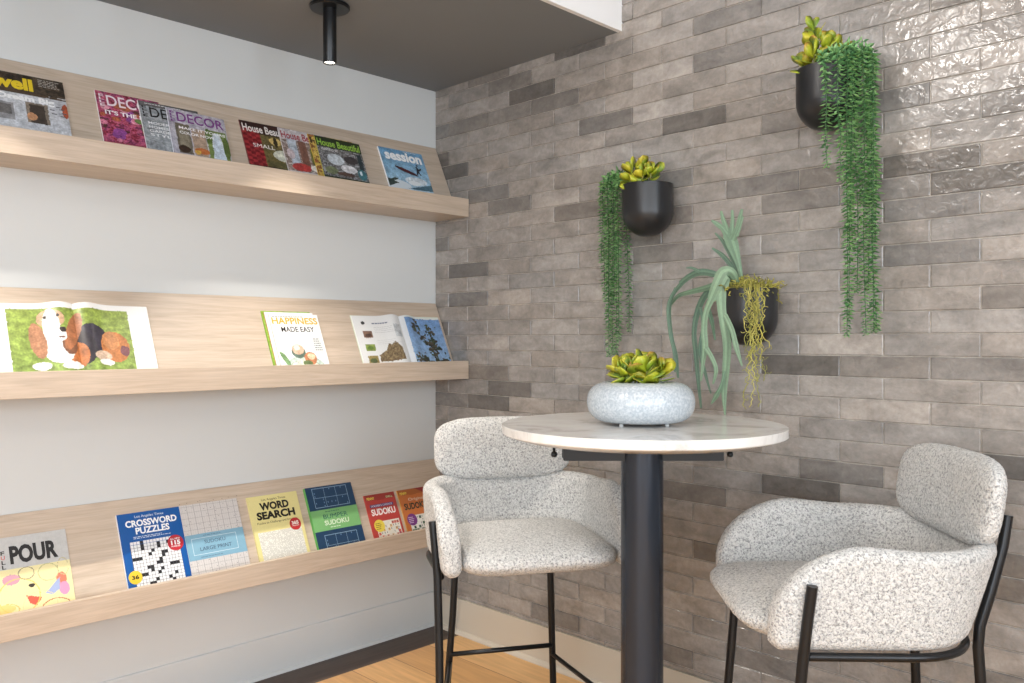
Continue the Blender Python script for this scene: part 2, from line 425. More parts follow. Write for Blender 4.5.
class Page:
    """a printed sheet or cover: u to the right, v up, both 0..1; everything painted is ink colour"""
    def __init__(s, W, H, bg, f=None, nx=None, ny=None):
        s.W, s.H = W, H; s.L = []; s.bg = bg; s.T = []; s.f = f or (lambda x, y: (x, y, 0)); s.nx = nx or int(W/.0022); s.ny = ny or int(H/.0022); s.lift = 0; s.org = 0
    def rect(s, u0, v0, u1, v1, c): s.L.append((lambda u, v: u0 <= u <= u1 and v0 <= v <= v1, c)); return s
    def ell(s, cu, cv, ru, rv, c, rot=0):
        ca, sa = math.cos(rot), math.sin(rot); A = s.H/s.W
        def t(u, v):
            x, y = u-cu, (v-cv)*A; x, y = x*ca+y*sa, -x*sa+y*ca
            return (x/ru)**2+(y/(rv*A))**2 <= 1
        s.L.append((t, c)); return s
    def ring(s, cu, cv, ru, rv, w, c):
        def t(u, v):
            q = math.hypot((u-cu)/ru, (v-cv)/rv); return 1-w < q < 1+w
        s.L.append((t, c)); return s
    def poly(s, pts, c):
        def t(u, v):
            ins = False; j = len(pts)-1
            for i in range(len(pts)):
                (a, b), (p, q) = pts[i], pts[j]
                if (b > v) != (q > v) and u < (p-a)*(v-b)/(q-b)+a: ins = not ins
                j = i
            return ins
        s.L.append((t, c)); return s
    def fn(s, test, c): s.L.append((test, c)); return s
    def grain(s, u0, v0, u1, v1, cols, sc=12, seed=0):
        def c(u, v):
            a, b2 = u*sc, v*sc*s.H/s.W
            q = noise.noise(Vector((a, b2, seed*7.3)))*.8+noise.noise(Vector((a*3.1, b2*3.1, seed)))*.5+.5
            f = max(0, min(.999, q))*(len(cols)-1); i = int(f); f -= i
            return tuple(cols[i][k]*(1-f)+cols[i+1][k]*f for k in range(3))
        s.L.append((lambda u, v: u0 <= u <= u1 and v0 <= v <= v1, c)); return s
    def text(s, t, u, v, w, h, c, bold=.0, rot=0, z=1):
        s.T.append((t, u, v, w, h, c, bold, rot, z)); return s
    def flat(s, u0, v0, u1, v1, c, z=1): s.T.append((None, u0, v0, u1, v1, c, 0, 0, z)); return s
    def disc(s, u, v, r, c, z=1, star=False): s.T.append((0, u, v, r, star, c, 0, 0, z)); return s
    def frame(s, u0, v0, u1, v1, w, c, z=1):
        wu = w; wv = w*s.W/s.H
        s.flat(u0, v0, u1, v0+wv, c, z); s.flat(u0, v1-wv, u1, v1, c, z); s.flat(u0, v0, u0+wu, v1, c, z); s.flat(u1-wu, v0, u1, v1, c, z); return s
    def mesh(s, mb, z0):
        W, H, f = s.W, s.H, s.f; nx, ny = s.nx, s.ny
        vs = []
        for j in range(ny+1):
            for i in range(nx+1):
                p = f(W*i/nx, H*j/ny); vs.append((p[0], p[1], p[2]+z0))
        base = len(mb.v); mb.v += vs
        for j in range(ny):
            for i in range(nx):
                u, v = (i+.5)/nx, (j+.5)/ny; c = s.bg
                v_ = (v-s.lift)/(1-s.lift); u_ = u; md = 1
                if s.org:
                    q = Vector((u*16, v*20, W*90)); w1 = noise.noise(q); w2 = noise.noise(q+Vector((9, 4, 2)))
                    w3 = noise.noise(q*2.7); w4 = noise.noise(q*2.7+Vector((5, 1, 7)))
                    u += .008*w1+.004*w3; v_ += .008*w2+.005*w4
                    md = 1+.16*noise.noise(q*.8)+.16*w4
                for t, cc in reversed(s.L):
                    if t(u, v_): c = cc(u, v_) if callable(cc) else cc; break
                if s.org and sum(c) < 660: c = tuple(max(0, min(255, k*md)) for k in c)
                a = base+j*(nx+1)+i
                mb.f.append((a, a+1, a+nx+2, a+nx+1)); mb.c.append(ink(c))
        for k, (t, u, v, w, h, c, bold, rot, z) in enumerate(s.T):
            dz = z0+.00025*z; cl = ink(c)
            l = s.lift; v = l+(1-l)*v
            if t is None or t != 0: h = (l+(1-l)*h) if t is None else h*(1-l)
            if t is None:
                n = max(1, int(abs(w-u)*20)); pts = []
                for i in range(n+1):
                    for vv in (v, h):
                        p = f(W*(u+(w-u)*i/n), H*vv); pts.append((p[0], p[1], p[2]+dz))
                mb.add(pts, [(2*i, 2*i+2, 2*i+3, 2*i+1) for i in range(n)], cl)
            elif t == 0:
                n = 36; pts = []
                for i in range(n):
                    rr = w*(1 if (not h or i % 2) else .88); a = 2*PI*i/n
                    p = f(W*u+W*rr*math.cos(a), H*v+W*rr*math.sin(a)); pts.append((p[0], p[1], p[2]+dz))
                mb.add(pts, [tuple(range(n))], cl)
            else:
                vs_, fs = text_geo(t, bold); pts = []; ca, sa = math.cos(rot), math.sin(rot)
                for x, y in vs_:
                    X, Y = x*w*W, y*h*H; X, Y = X*ca-Y*sa, X*sa+Y*ca
                    p = f(W*u+X, H*v+Y); pts.append((p[0], p[1], p[2]+dz))
                mb.add(pts, fs, cl)

UPV = Vector((-K/LN, 0, 1/LN)); NV = Vector((1/LN, 0, K/LN)); YV = Vector((0, 1, 0))
def place(o, key, y, off, rot=0.0, s0=0.0):
    zt, lt, lb = SH[key]; fz = lb+.0195
    base = Vector((.004+K*(zt-fz), y, fz))+NV*(off+.0012)+UPV*s0
    m = Matrix((YV, UPV, NV)).transposed().to_4x4(); m.translation = base
    o.matrix_world = m @ Matrix.Rotation(rot, 4, 'Z')

def booklet(name, page, key, y, off, label, cat, group, th=.004, spine=(235, 235, 232), rot=0.0, curl=0.0, s0=0.0):
    W, H = page.W, page.H
    t = tag(empty(name), label, cat, group)
    cf = (lambda x: curl*math.sin(PI*x/W)) if curl else (lambda x: 0)
    page.f = lambda x, yy: (x, yy, cf(x))
    page.lift = .32 if key == 'top' else 0
    page.org = 1 if key != 'low' else 0
    m = MB(); page.mesh(m, th)
    m.build('front_cover', M['print'], t, colors=True)
    m = MB(); n = 10 if curl else 1; e = .0005     # the pages behind the cover
    pl = [(W*i/n, cf(W*i/n)) for i in range(n+1)]
    prof = [(x, z+.0004) for x, z in pl]+[(x, z+th-.0003) for x, z in reversed(pl)]
    k = len(prof)
    m.add([(x, e, z) for x, z in prof]+[(x, H-e, z) for x, z in prof],
          [tuple(range(k))[::-1], tuple(range(k, 2*k))]+[(i, (i+1) % k, (i+1) % k+k, i+k) for i in range(k)], lin((236, 234, 228)))
    m.build('pages', M['print'], t, colors=True)
    m = MB(); m.box((-.0006, 0, 0), (.0004, H, th), lin(spine)); m.box((0, 0, 0), (W, H, .0003), lin(spine))
    m.build('back_cover', M['print'], t, colors=True)
    place(t, key, y, off, rot, s0)
    return t

def smalltext(P, u, v, w, lines, c, h=.012, gap=.02, seed=1, z=1):
    r = random.Random(seed)
    for i in range(lines):
        x = u; e = u+w*r.uniform(.7, 1)
        while x < e:
            q = r.uniform(.02, .06); P.flat(x, v-i*gap, min(x+q, e), v-i*gap+h, c, z); x += q+.012
    return P

GT = 'magazines on the top shelf'
# --- behind and in front at the far left of the top shelf
p = Page(.21, .255, (214, 96, 50)); p.grain(0, 0, 1, 1, [(206, 84, 40), (222, 120, 70), (190, 60, 34)], 6, 3); p.rect(.85, 0, 1, .35, (150, 160, 96)); p.ell(.95, .2, .08, .05, (235, 230, 215))
booklet('magazine', p, 'top', -1.765, 0, 'orange-edged magazine peeking out behind the yellow-titled home magazine', 'magazine', GT, .003)
p = Page(.235, .289, (196, 198, 202))
p.rect(0, .66, 1, 1, (62, 52, 44)); p.grain(0, .66, 1, 1, [(44, 38, 34), (66, 56, 46), (92, 76, 58), (58, 50, 44)], 10, 2)
p.poly([(0, .66), (.3, .7), (1, .64), (1, .60), (0, .6)], (84, 66, 50))
p.grain(0, 0, 1, .62, [(180, 182, 188), (198, 200, 206), (208, 210, 214)], 4, 1)
p.rect(.5, .1, .76, .48, (134, 120, 104)); p.rect(.54, .1, .72, .45, (74, 64, 56)); p.ell(.56, .22, .06, .07, (200, 140, 96)); p.rect(.15, .1, .36, .42, (150, 148, 150)); p.rect(.18, .2, .33, .38, (108, 104, 102))
p.ell(.97, .42, .04, .14, (176, 78, 48))
p.text('dwell', .02, .71, .60, .22, (240, 204, 22), .045); p.text('Dream Big', .19, .50, .66, .10, (244, 244, 244), .045)
smalltext(p, .69, .95, .27, 5, (190, 184, 176), .01, .03, 2)
for i, (u, v) in enumerate([(.78, .5), (.86, .47), (.9, .43), (.78, .4), (.92, .36), (.8, .33), (.9, .3)]): p.flat(u, v, u+.06, v+.018, (96, 96, 104))
booklet('magazine', p, 'top', -1.789, .0036, 'home magazine with yellow title reading well and words Dream Big', 'magazine', GT, .004)

def elle(bg, tcol, ecol): 
    p = Page(.206, .287, bg); return p
def elle_title(p, tc, ec):
    p.text('DECOR', .155, .73, .81, .22, tc, .012)
    for i, ch in enumerate('ELLE'): p.text(ch, .045, .895-.065*i, .075, .05, ec, .02, z=2)
p = Page(.206, .289, (160, 60, 84))
p.grain(0, 0, 1, 1, [(120, 36, 56), (170, 50, 74), (208, 96, 128), (140, 44, 96), (96, 60, 40)], 9, 4)
rr = random.Random(3)
for i in range(22):
    u, v = rr.uniform(.02, 1), rr.uniform(.02, .85); rad = rr.uniform(.05, .1); c = rr.choice([(222, 120, 148), (232, 150, 168), (196, 70, 110), (150, 70, 150), (180, 90, 60)])
    p.ell(u, v, rad, rad*.7, c); p.ell(u, v, rad*.5, rad*.35, tuple(min(255, int(q*1.12)) for q in c)); p.ell(u-.01, v, rad*.22, rad*.15, tuple(int(q*.8) for q in c))
p.ell(.85, .35, .22, .2, (96, 120, 70)); p.ell(.85, .3, .16, .14, (214, 206, 196)); p.ell(.85, .3, .1, .09, (150, 180, 190)); p.ell(.6, .5, .06, .05, (110, 140, 70))
elle_title(p, (240, 226, 232), (240, 226, 232)); p.text("IT'S THE LIST!", .1, .55, .8, .08, (245, 238, 240), .03)
booklet('magazine', p, 'top', -1.458, 0, 'floral pink decor magazine, leftmost of three overlapping decor magazines', 'magazine', GT, .004, (240, 236, 236))
p = Page(.206, .278, (150, 156, 162))
p.grain(0, 0, 1, 1, [(132, 138, 142), (150, 156, 160), (168, 172, 176), (120, 124, 128)], 5, 6)
p.rect(0, .9, 1, 1, (104, 100, 100)); p.poly([(.4, 0), (1, 0), (1, .2), (.8, .24)], (40, 42, 56)); p.rect(.6, .3, .8, .5, (108, 112, 112)); p.ell(.85, .35, .12, .1, (70, 78, 86))
p.text('DECOR', .16, .68, .81, .22, (30, 30, 32), .01)
for i, ch in enumerate('ELLE'): p.text(ch, .045, .86-.065*i, .075, .05, (40, 40, 42), .02)
smalltext(p, .1, .955, .8, 1, (230, 230, 230), .012); 
for i in range(4): p.text(['MODERN', 'HOMES &', 'GARDEN', 'STYLE'][i], .1, .52-.085*i, .42, .055, (232, 232, 234), .02)
booklet('magazine', p, 'top', -1.325, .0046, 'grey decor magazine with black title, middle of three overlapping decor magazines', 'magazine', GT, .004, (236, 236, 236))
p = Page(.206, .268, (170, 166, 178))
p.grain(0, 0, 1, 1, [(160, 156, 168), (176, 172, 184), (186, 182, 192)], 3, 8)
p.rect(.1, 0, .34, .68, (118, 108, 92)); p.rect(.14, .05, .3, .6, (140, 130, 108)); p.rect(.36, 0, .6, .62, (178, 150, 126)); p.ell(.5, .12, .13, .07, (206, 110, 52)); p.ell(.2, .1, .1, .08, (72, 52, 40))
p.ell(.42, .08, .05, .05, (226, 170, 60)); p.rect(.62, 0, .98, .66, (120, 140, 70)); p.ell(.8, .3, .1, .32, (206, 216, 226)); p.poly([(.68, 0), (.92, 0), (.84, .5), (.76, .5)], (196, 210, 224)); p.ell(.66, .5, .06, .18, (96, 120, 52)); p.ell(.95, .3, .06, .24, (90, 108, 50))
elle_title(p, (140, 64, 150), (140, 64, 150))
for i in range(2): p.text(['MAKE IT YOURS', 'COLOR NOW'][i], .16, .56-.11*i, .8-.2*i, .06, (240, 238, 240), .02)
booklet('magazine', p, 'top', -1.243, .0092, 'lilac decor magazine with purple title, rightmost of three overlapping decor magazines', 'magazine', GT, .004, (228, 226, 232), rot=-.035)

def hb(W, H, bg, tc, seed, cols):
    p = Page(W, H, bg); p.grain(0, 0, 1, .84, cols, 7, seed); p.rect(0, .74, 1, 1, bg)
    p.text('House Beautiful', .03, .77, .94, .175, tc, .02); return p
p = hb(.208, .284, (58, 34, 30), (238, 230, 224), 1, [(96, 84, 44), (120, 104, 58), (84, 72, 40)])
for j in range(14):
    for i in range(4):
        if (i+j) % 2 == 0: p.rect(.0+i*.085, .0+j*.06, .085+i*.085, .06+j*.06, (168, 44, 48))
        else: p.rect(.0+i*.085, .0+j*.06, .085+i*.085, .06+j*.06, (128, 24, 32))
p.ell(.62, .62, .12, .09, (212, 178, 96)); p.ell(.62, .6, .04, .12, (60, 50, 30)); p.ell(.72, .3, .2, .13, (206, 206, 186)); p.rect(.4, 0, 1, .14, (98, 90, 52)); p.ell(.85, .5, .08, .12, (160, 150, 120))
p.text('SMALL', .16, .42, .42, .09, (244, 240, 236), .0)
booklet('magazine', p, 'top', -.96, 0, 'home magazine with red gingham cover, leftmost of the overlapping home magazines', 'magazine', GT, .004, (120, 60, 60))
p = hb(.208, .279, (196, 188, 190), (176, 44, 56), 3, [(148, 120, 110), (180, 160, 150), (120, 96, 86), (196, 186, 180)])
p.rect(.12, .1, .3, .84, (176, 186, 198)); p.rect(.34, .15, .5, .75, (128, 84, 68)); p.rect(.55, .1, .7, .6, (120, 120, 56)); p.ell(.3, .1, .2, .1, (196, 60, 56)); p.ell(.6, .12, .12, .08, (226, 220, 208)); p.ell(.14, .4, .08, .12, (206, 186, 190))
booklet('magazine', p, 'top', -.807, .0046, 'pale home magazine with red title between the gingham and green-titled issues', 'magazine', GT, .004, (214, 206, 206))
p = Page(.206, .274, (190, 150, 50)); p.grain(0, 0, 1, 1, [(200, 164, 60), (226, 190, 90), (120, 80, 40), (190, 100, 50)], 14, 5)
p.text('HOMES', .02, .78, .9, .15, (70, 44, 30), .02)
booklet('magazine', p, 'top', -.683, .0092, 'yellow-edged magazine mostly hidden under the green-titled home magazine', 'magazine', GT, .003, (206, 170, 70))
p = hb(.208, .270, (44, 56, 34), (150, 200, 60), 6, [(150, 152, 156), (120, 118, 116), (88, 84, 84), (176, 178, 182), (64, 62, 60)])
p.ell(.35, .45, .18, .14, (196, 204, 210)); p.ell(.7, .5, .16, .1, (70, 64, 66)); p.ell(.6, .25, .18, .1, (214, 212, 214)); p.ell(.2, .15, .14, .1, (120, 128, 90)); p.ell(.88, .16, .1, .14, (60, 120, 130)); p.ell(.5, .1, .2, .05, (96, 70, 60)); p.rect(.86, .3, .96, .7, (50, 62, 66)); p.ell(.86, .2, .03, .06, (216, 230, 236))
smalltext(p, .08, .69, .5, 2, (210, 210, 210), .016, .03)
booklet('magazine', p, 'top', -.662, .0128, 'dark home magazine with lime green title, rightmost of the overlapping home magazines', 'magazine', GT, .004, (190, 180, 90), rot=-.02)
p = Page(.232, .286, (122, 170, 204))
p.fn(lambda u, v: True, lambda u, v: (int(96+70*(1-v)), int(156+46*(1-v)), int(200+24*(1-v))))
p.ell(.2, .05, .3, .14, (216, 226, 232)); p.ell(.66, .22, .25, .1, (206, 218, 226)); p.ell(.6, .16, .14, .06, (232, 238, 240)); p.poly([(.5, .02), (1, .18), (1, 0), (.4, 0)], (70, 110, 128)); p.poly([(0, 0), (.24, .12), (0, .22)], (60, 76, 70)); p.ell(.16, .2, .1, .03, (54, 68, 60), .4)
p.ell(.5, .46, .27, .042, (70, 22, 30), -.42); p.ell(.5, .465, .2, .018, (96, 34, 40), -.42)
p.poly([(.72, .42), (.76, .56), (.74, .62), (.78, .63), (.8, .56), (.88, .6), (.86, .55), (.8, .5), (.84, .4), (.8, .4), (.78, .46), (.75, .4)], (30, 34, 46)); p.ell(.79, .655, .024, .024, (40, 34, 34))
p.text('session', .1, .72, .84, .25, (250, 250, 250), .04); smalltext(p, .55, .965, .4, 1, (230, 236, 240), .012)
booklet('magazine', p, 'top', -.342, 0, 'light blue surf magazine standing alone at the right end of the top shelf', 'magazine', GT, .007, (238, 240, 242))

# --- middle shelf
G = (150, 186, 60)
def open_page_f(W, side, h=.012):
    def f(x, y):
        q = x/W if side == 'R' else 1-x/W      # 0 at the spine
        z = h*math.exp(-((q-.16)/.16)**2)*(1-math.exp(-q*30))+.0035*(1-q)+h*.0
        return (x, y+.004*math.exp(-((q-.2)/.2)**2), z)
    return f
def open_book(name, left, right, key, y0, ysp, label, cat, stack=.008, cover=(228, 226, 220), off=0, rot=0):
    t = tag(empty(name), label, cat)
    for pg, side, x0 in ((left, 'L', 0), (right, 'R', left.W)):
        pg.org = 1
        f0 = open_page_f(pg.W, side)
        pg.f = lambda x, y, f0=f0, x0=x0: (f0(x, y)[0]+x0, f0(x, y)[1], f0(x, y)[2])
        m = MB(); pg.mesh(m, stack); m.build('page', M['print'], t, colors=True)
        # the block of leaves under it
        n = 24; m = MB()
        prof = [(x0+pg.W*i/n, 0.001) for i in range(n+1)]+[(x0+pg.W*i/n, f0(pg.W*i/n, 0)[2]+stack-.0004) for i in range(n, -1, -1)]
        k = len(prof)
        m.add([(x, .001, z) for x, z in prof]+[(x, pg.H, z) for x, z in prof],
              [tuple(range(k))[::-1], tuple(range(k, 2*k))]+[(i, (i+1) % k, (i+1) % k+k, i+k) for i in range(k)], lin((238, 236, 230)))
        m.build('page_block', M['print'], t, colors=True)
    m = MB(); m.box((-.003, -.0005, 0), (left.W+right.W+.003, left.H+.003, .001), lin(cover)); m.build('cover', M['print'], t, colors=True)
    place(t, key, y0, off, rot)
    return t
Hd = .283
def spread(W0, W1):      # paint in spread units, px of the measured photo: U = (px+8)/158
    return None
def dog(p, o):           # o: function mapping spread u -> page u
    A = lambda px, py: (o((px+8)/158), (.289-(py-305)/62*.222)/.287)
    def E(px, py, rx, ry, c, rot=0):
        u, v = A(px, py); p.ell(u, v, rx/158*2, ry/62*.222/.287, c, rot)
    u0, v1 = A(7, 0)[0], .93; u1 = A(127, 0)[0]
    def gr(u, v):
        q = noise.noise(Vector((u*9, v*22, 1.0)))*.5+noise.noise(Vector((u*40, v*30, 2)))*.35
        b = .5+.5*v
        return tuple(max(0, min(255, int(c*(1+q*.35)))) for c in ((int(116+34*b), int(146+26*b), int(70))))
    p.fn(lambda u, v: u0 <= u <= u1 and v <= v1, gr)
    E(84, 344, 20, 17, (62, 58, 70)); E(76, 350, 12, 16, (58, 54, 62)); E(108, 348, 15, 15, (200, 120, 62)); E(104, 342, 9, 9, (206, 134, 78)); E(118, 352, 5, 5, (128, 76, 84))
    E(94, 358, 9, 5, (206, 176, 150)); E(97, 364, 8, 3, (236, 232, 226)); E(70, 356, 10, 12, (196, 112, 58)); E(52, 352, 14, 13, (240, 238, 234)); E(62, 345, 8, 12, (130, 84, 60))
    E(34, 366, 9, 4, (238, 236, 230)); E(62, 367, 10, 4, (238, 236, 230))
    E(33, 342, 8, 17, (186, 128, 92), .1); E(67, 334, 7, 20, (180, 110, 70), -.35); E(47, 322, 13, 9, (214, 170, 132)); E(47, 330, 8, 18, (240, 234, 228)); E(50, 338, 10, 8, (240, 232, 226)); E(57, 333, 3.2, 2.6, (54, 46, 46)); E(42, 320, 1.6, 1.6, (60, 46, 40)); E(54, 319, 1.6, 1.6, (60, 46, 40)); E(55, 340, 3, 1, (120, 84, 76))
Wp = .2335
lp = Page(Wp, Hd, (240, 240, 238)); rp = Page(Wp, Hd, (240, 240, 238))
dog(lp, lambda U: U*2); dog(rp, lambda U: U*2-1)
open_book('open_book', lp, rp, 'mid', -1.762, 0, 'open hardcover book showing a basset hound lying on grass', 'book', .009)

GM = 'wellness magazines stacked on the middle shelf'
p = Page(.206, .281, (140, 184, 40)); p.rect(0, 0, 1, .9, (150, 192, 60)); p.ell(.3, .3, .2, .2, (226, 240, 200)); smalltext(p, .08, .94, .6, 1, (240, 250, 230), .014)
booklet('magazine', p, 'mid', -.873, 0, 'green magazine at the back of the middle-shelf magazine stack', 'magazine', GM, .005, (130, 172, 50))
p = Page(.206, .274, (236, 236, 234)); p.ell(.6, .4, .25, .2, (206, 190, 170)); smalltext(p, .08, .93, .8, 2, (120, 120, 120), .012)
booklet('magazine', p, 'mid', -.866, .0056, 'plain white magazine between the green one and the front food magazine', 'magazine', GM, .005, (196, 150, 110))
p = Page(.206, .263, (240, 240, 238))
p.ell(.5, .14, .42, .2, (196, 214, 200)); p.ell(.5, .13, .34, .15, (120, 150, 120)); p.ell(.5, .15, .3, .13, (222, 224, 206)); p.ell(.42, .4, .14, .1, (96, 120, 104)); p.ell(.42, .44, .12, .08, (222, 180, 150)); p.ell(.4, .47, .06, .04, (240, 226, 210)); p.ell(.64, .3, .13, .1, (206, 128, 84)); p.ell(.66, .33, .08, .05, (236, 200, 160)); p.ell(.56, .22, .1, .05, (110, 130, 80)); p.ell(.12, .3, .05, .12, (120, 160, 100), .5); p.ell(.3, .08, .05, .05, (90, 140, 190)); p.rect(.78, .3, .94, .62, (222, 226, 224))
p.text('HAPPINESS', .03, .845, .94, .105, (224, 176, 30), .025); p.text('MADE EASY', .18, .72, .68, .085, (10, 10, 12), .012); smalltext(p, .05, .955, .85, 1, (150, 150, 150), .012)
smalltext(p, .78, .6, .16, 6, (120, 120, 120), .012, .035)
booklet('magazine', p, 'mid', -.852, .0112, 'white magazine with yellow and black title over a plate of food, front of its stack', 'magazine', GM, .005, (226, 220, 210))

lp = Page(.236, .270, (238, 238, 236), nx=80, ny=90); rp = Page(.222, .268, (140, 178, 226), nx=90, ny=100)
lp.rect(.16, .86, .24, .9, (90, 90, 90)); lp.ell(.2, .88, .03, .035, (60, 60, 60)); lp.rect(.15, .63, .34, .745, (140, 104, 84)); lp.ell(.25, .67, .06, .03, (96, 70, 60)); lp.rect(.13, .41, .32, .52, (140, 160, 70)); lp.ell(.22, .46, .06, .03, (100, 130, 50)); lp.rect(.12, .2, .32, .33, (160, 140, 80)); lp.ell(.22, .25, .07, .04, (90, 100, 60))
lp.poly([(.37, .23), (.37, .34), (.45, .38), (.55, .42), (.62, .52), (.68, .5), (.75, .55), (.86, .44), (.88, .23)], lambda u, v: (120, 96, 66) if noise.noise(Vector((u*30, v*30, 0))) > 0 else (150, 128, 90))
lp.rect(.8, .62, .95, .84, (200, 204, 206)); smalltext(lp, .38, .86, .45, 1, (110, 120, 150), .02); smalltext(lp, .4, .8, .5, 4, (205, 205, 205), .008, .03); smalltext(lp, .4, .58, .5, 3, (215, 215, 215), .008, .03)
rp.fn(lambda u, v: True, lambda u, v: (int(112+44*(1-v)), int(156+34*(1-v)), int(214+10*(1-v))))
rp.rect(0, 0, .1, 1, (226, 230, 234)); rp.rect(.1, .965, 1, 1, (226, 232, 226))
def tree(pg, pts, w, seed):
    rr = random.Random(seed)
    for i in range(len(pts)-1):
        (a, b_), (c, d) = pts[i], pts[i+1]
        for k in range(7):
            q = k/7; u, v = a+(c-a)*q, b_+(d-b_)*q
            for s in range(2):
                uu, vv = u+rr.gauss(0, w), v+rr.gauss(0, w*.6); pg.ell(uu, vv, rr.uniform(.015, .045), rr.uniform(.012, .03), rr.choice([(52, 64, 44), (70, 84, 52), (92, 80, 60), (60, 56, 46)]))
tree(rp, [(.28, .9), (.34, .78), (.45, .62), (.6, .5), (.72, .38)], .05, 1); tree(rp, [(.72, .84), (.66, .7), (.7, .56), (.78, .42)], .05, 2); tree(rp, [(.66, .6), (.6, .4), (.66, .3)], .03, 3); tree(rp, [(.12, .2), (.3, .3), (.42, .2), (.7, .24), (.98, .28)], .06, 4); tree(rp, [(.1, .08), (.5, .12), (.98, .12)], .07, 5); tree(rp, [(.05, .02), (.98, .03)], .06, 6)
open_book('open_magazine', lp, rp, 'mid', -.478, 0, 'open magazine showing pine trees against blue sky, right end of middle shelf', 'magazine', .004, (206, 214, 196))

# --- low shelf
GB = 'puzzle books on the lowest shelf'
p = Page(.212, .259, (240, 226, 160))
p.rect(0, .62, 1, 1, (196, 196, 194)); p.grain(0, .62, 1, 1, [(190, 190, 188), (200, 200, 198)], 20, 1)
for (u, v, rx, ry, c) in [(.22, .5, .11, .06, (214, 150, 170)), (.86, .42, .07, .075, (236, 120, 90)), (.88, .3, .07, .08, (230, 150, 190)), (.47, .4, .04, .022, (60, 50, 40)), (.1, .18, .14, .05, (240, 206, 110)), (.4, .1, .05, .035, (236, 110, 70)), (.48, .1, .04, .03, (200, 80, 60))]: p.ell(u, v, rx, ry, c)
p.poly([(.38, .3), (.58, .24), (.5, .16), (.42, .2)], (230, 90, 66)); p.poly([(.63, .28), (.84, .44), (.82, .3), (.72, .25)], (160, 176, 222)); 
p.ring(.3, .3, .26, .2, .03, (232, 200, 90)); p.ring(.7, .52, .13, .1, .05, (190, 190, 130)); p.ring(.42, .55, .1, .07, .06, (150, 140, 110)); p.ring(.75, .08, .2, .12, .04, (200, 110, 60)); p.ring(.08, .16, .2, .08, .04, (224, 190, 90)); p.ring(.9, .56, .07, .1, .05, (190, 180, 130)); p.ring(.55, .16, .22, .16, .02, (240, 216, 150))
p.text('POUR', .24, .69, .62, .2, (26, 26, 28), .045, rot=.0)
for i, ch in enumerate('FULL'): p.text(ch, .13, .80-.055*i, .05, .045, [(40, 40, 40), (220, 110, 110), (40, 40, 40), (40, 40, 40)][i], .03)
booklet('magazine', p, 'low', -1.76, 0, 'cream drinks magazine with bold black word POUR, far left of lowest shelf', 'magazine', GB, .005, (226, 222, 206))

p = Page(.208, .278, (0, 88, 176), nx=80, ny=100)
cw = {(3, 14), (3, 15), (3, 16), (8, 14), (8, 15), (2, 11), (1, 11), (0, 11), (6, 13), (5, 12), (9, 11), (7, 9), (8, 9), (8, 10), (4, 8), (5, 8), (5, 7), (3, 6), (2, 6), (9, 12), (10, 12), (11, 8), (12, 8), (13, 8), (7, 6), (8, 7), (5, 3), (4, 3), (6, 4), (3, 2), (3, 1), (7, 1), (10, 4), (11, 3), (8, 2), (12, 5), (13, 13), (12, 14), (11, 15)}
n_ = 15; gu0, gv0, gw = .13, -.12, .77; cs = gw/n_; ch_ = cs*.208/.278
p.rect(gu0, 0, gu0+gw, gv0+ch_*n_+.155, (90, 94, 100))
for j in range(0, 18):
    for i in range(n_):
        v0 = gv0+.08+j*ch_
        if v0+ch_ < 0 or v0 > .67: continue
        p.flat(gu0+i*cs+.003, max(.001, v0+.002), gu0+(i+1)*cs-.003, max(.003, v0+ch_-.002), (28, 26, 28) if (i, j-1) in cw else (236, 236, 238))
p.text('CROSSWORD', .11, .832, .82, .078, (250, 250, 250), .035); p.text('PUZZLES', .25, .738, .54, .078, (250, 250, 250), .035)
p.text('Los Angeles Times', .27, .935, .46, .032, (235, 240, 250), .0); smalltext(p, .2, .70, .62, 2, (220, 230, 245), .008, .018)
p.disc(.84, .56, .13, (206, 32, 48), 2); p.text('115', .765, .54, .15, .05, (250, 250, 250), .05, z=3); p.text('ALL NEW', .76, .60, .16, .02, (250, 250, 250), .02, z=3); p.text('PUZZLES', .765, .51, .14, .018, (250, 250, 250), .02, z=3)
p.disc(.13, .235, .105, (238, 196, 30), 2); p.text('36', .075, .215, .11, .045, (40, 34, 20), .03, z=3)
booklet('puzzle_book', p, 'low', -1.391, 0, 'blue crossword puzzles book with a black and white grid', 'book', GB, .008, (225, 228, 234))

p = Page(.212, .279, (214, 208, 204), nx=84, ny=100)
rr = random.Random(8)
for j in range(14):
    v0 = j*.075
    for i in range(9):
        u0 = i*.115
        for q in (1, 2): p.flat(u0+.0383*q-.001, v0, u0+.0383*q+.001, min(v0+.075, 1), (178, 172, 170))
        p.flat(u0-.0025, v0, u0+.0025, min(v0+.075, 1), (124, 120, 120)) if i and j % 3 != 7 else None
        if rr.random() < .75: p.flat(u0+rr.choice([.012, .05, .088]), v0+.03, u0+rr.choice([.012, .05, .088])+.012, v0+.05, (84, 80, 84)) if False else p.disc(u0+rr.choice([.018, .056, .094]), v0+rr.uniform(.02, .06), .006, (84, 80, 84))
    if j: p.flat(0, v0-.0015, 1, v0+.0015, (150, 146, 146))
p.flat(0, .295, 1, .615, (126, 178, 204), 2); p.frame(.09, .355, .86, .565, .008, (206, 228, 236), 3)
p.text('SUDOKU', .3, .485, .36, .045, (60, 84, 108), .0, z=4); p.text('LARGE PRINT', .21, .40, .54, .048, (60, 84, 108), .0, z=4); smalltext(p, .2, .32, .5, 1, (90, 120, 140), .007, z=4); smalltext(p, .3, .585, .4, 1, (90, 120, 140), .007, z=4)
booklet('puzzle_book', p, 'low', -1.181, 0, 'pale sudoku large print book with a light blue band', 'book', GB, .006, (214, 214, 210))

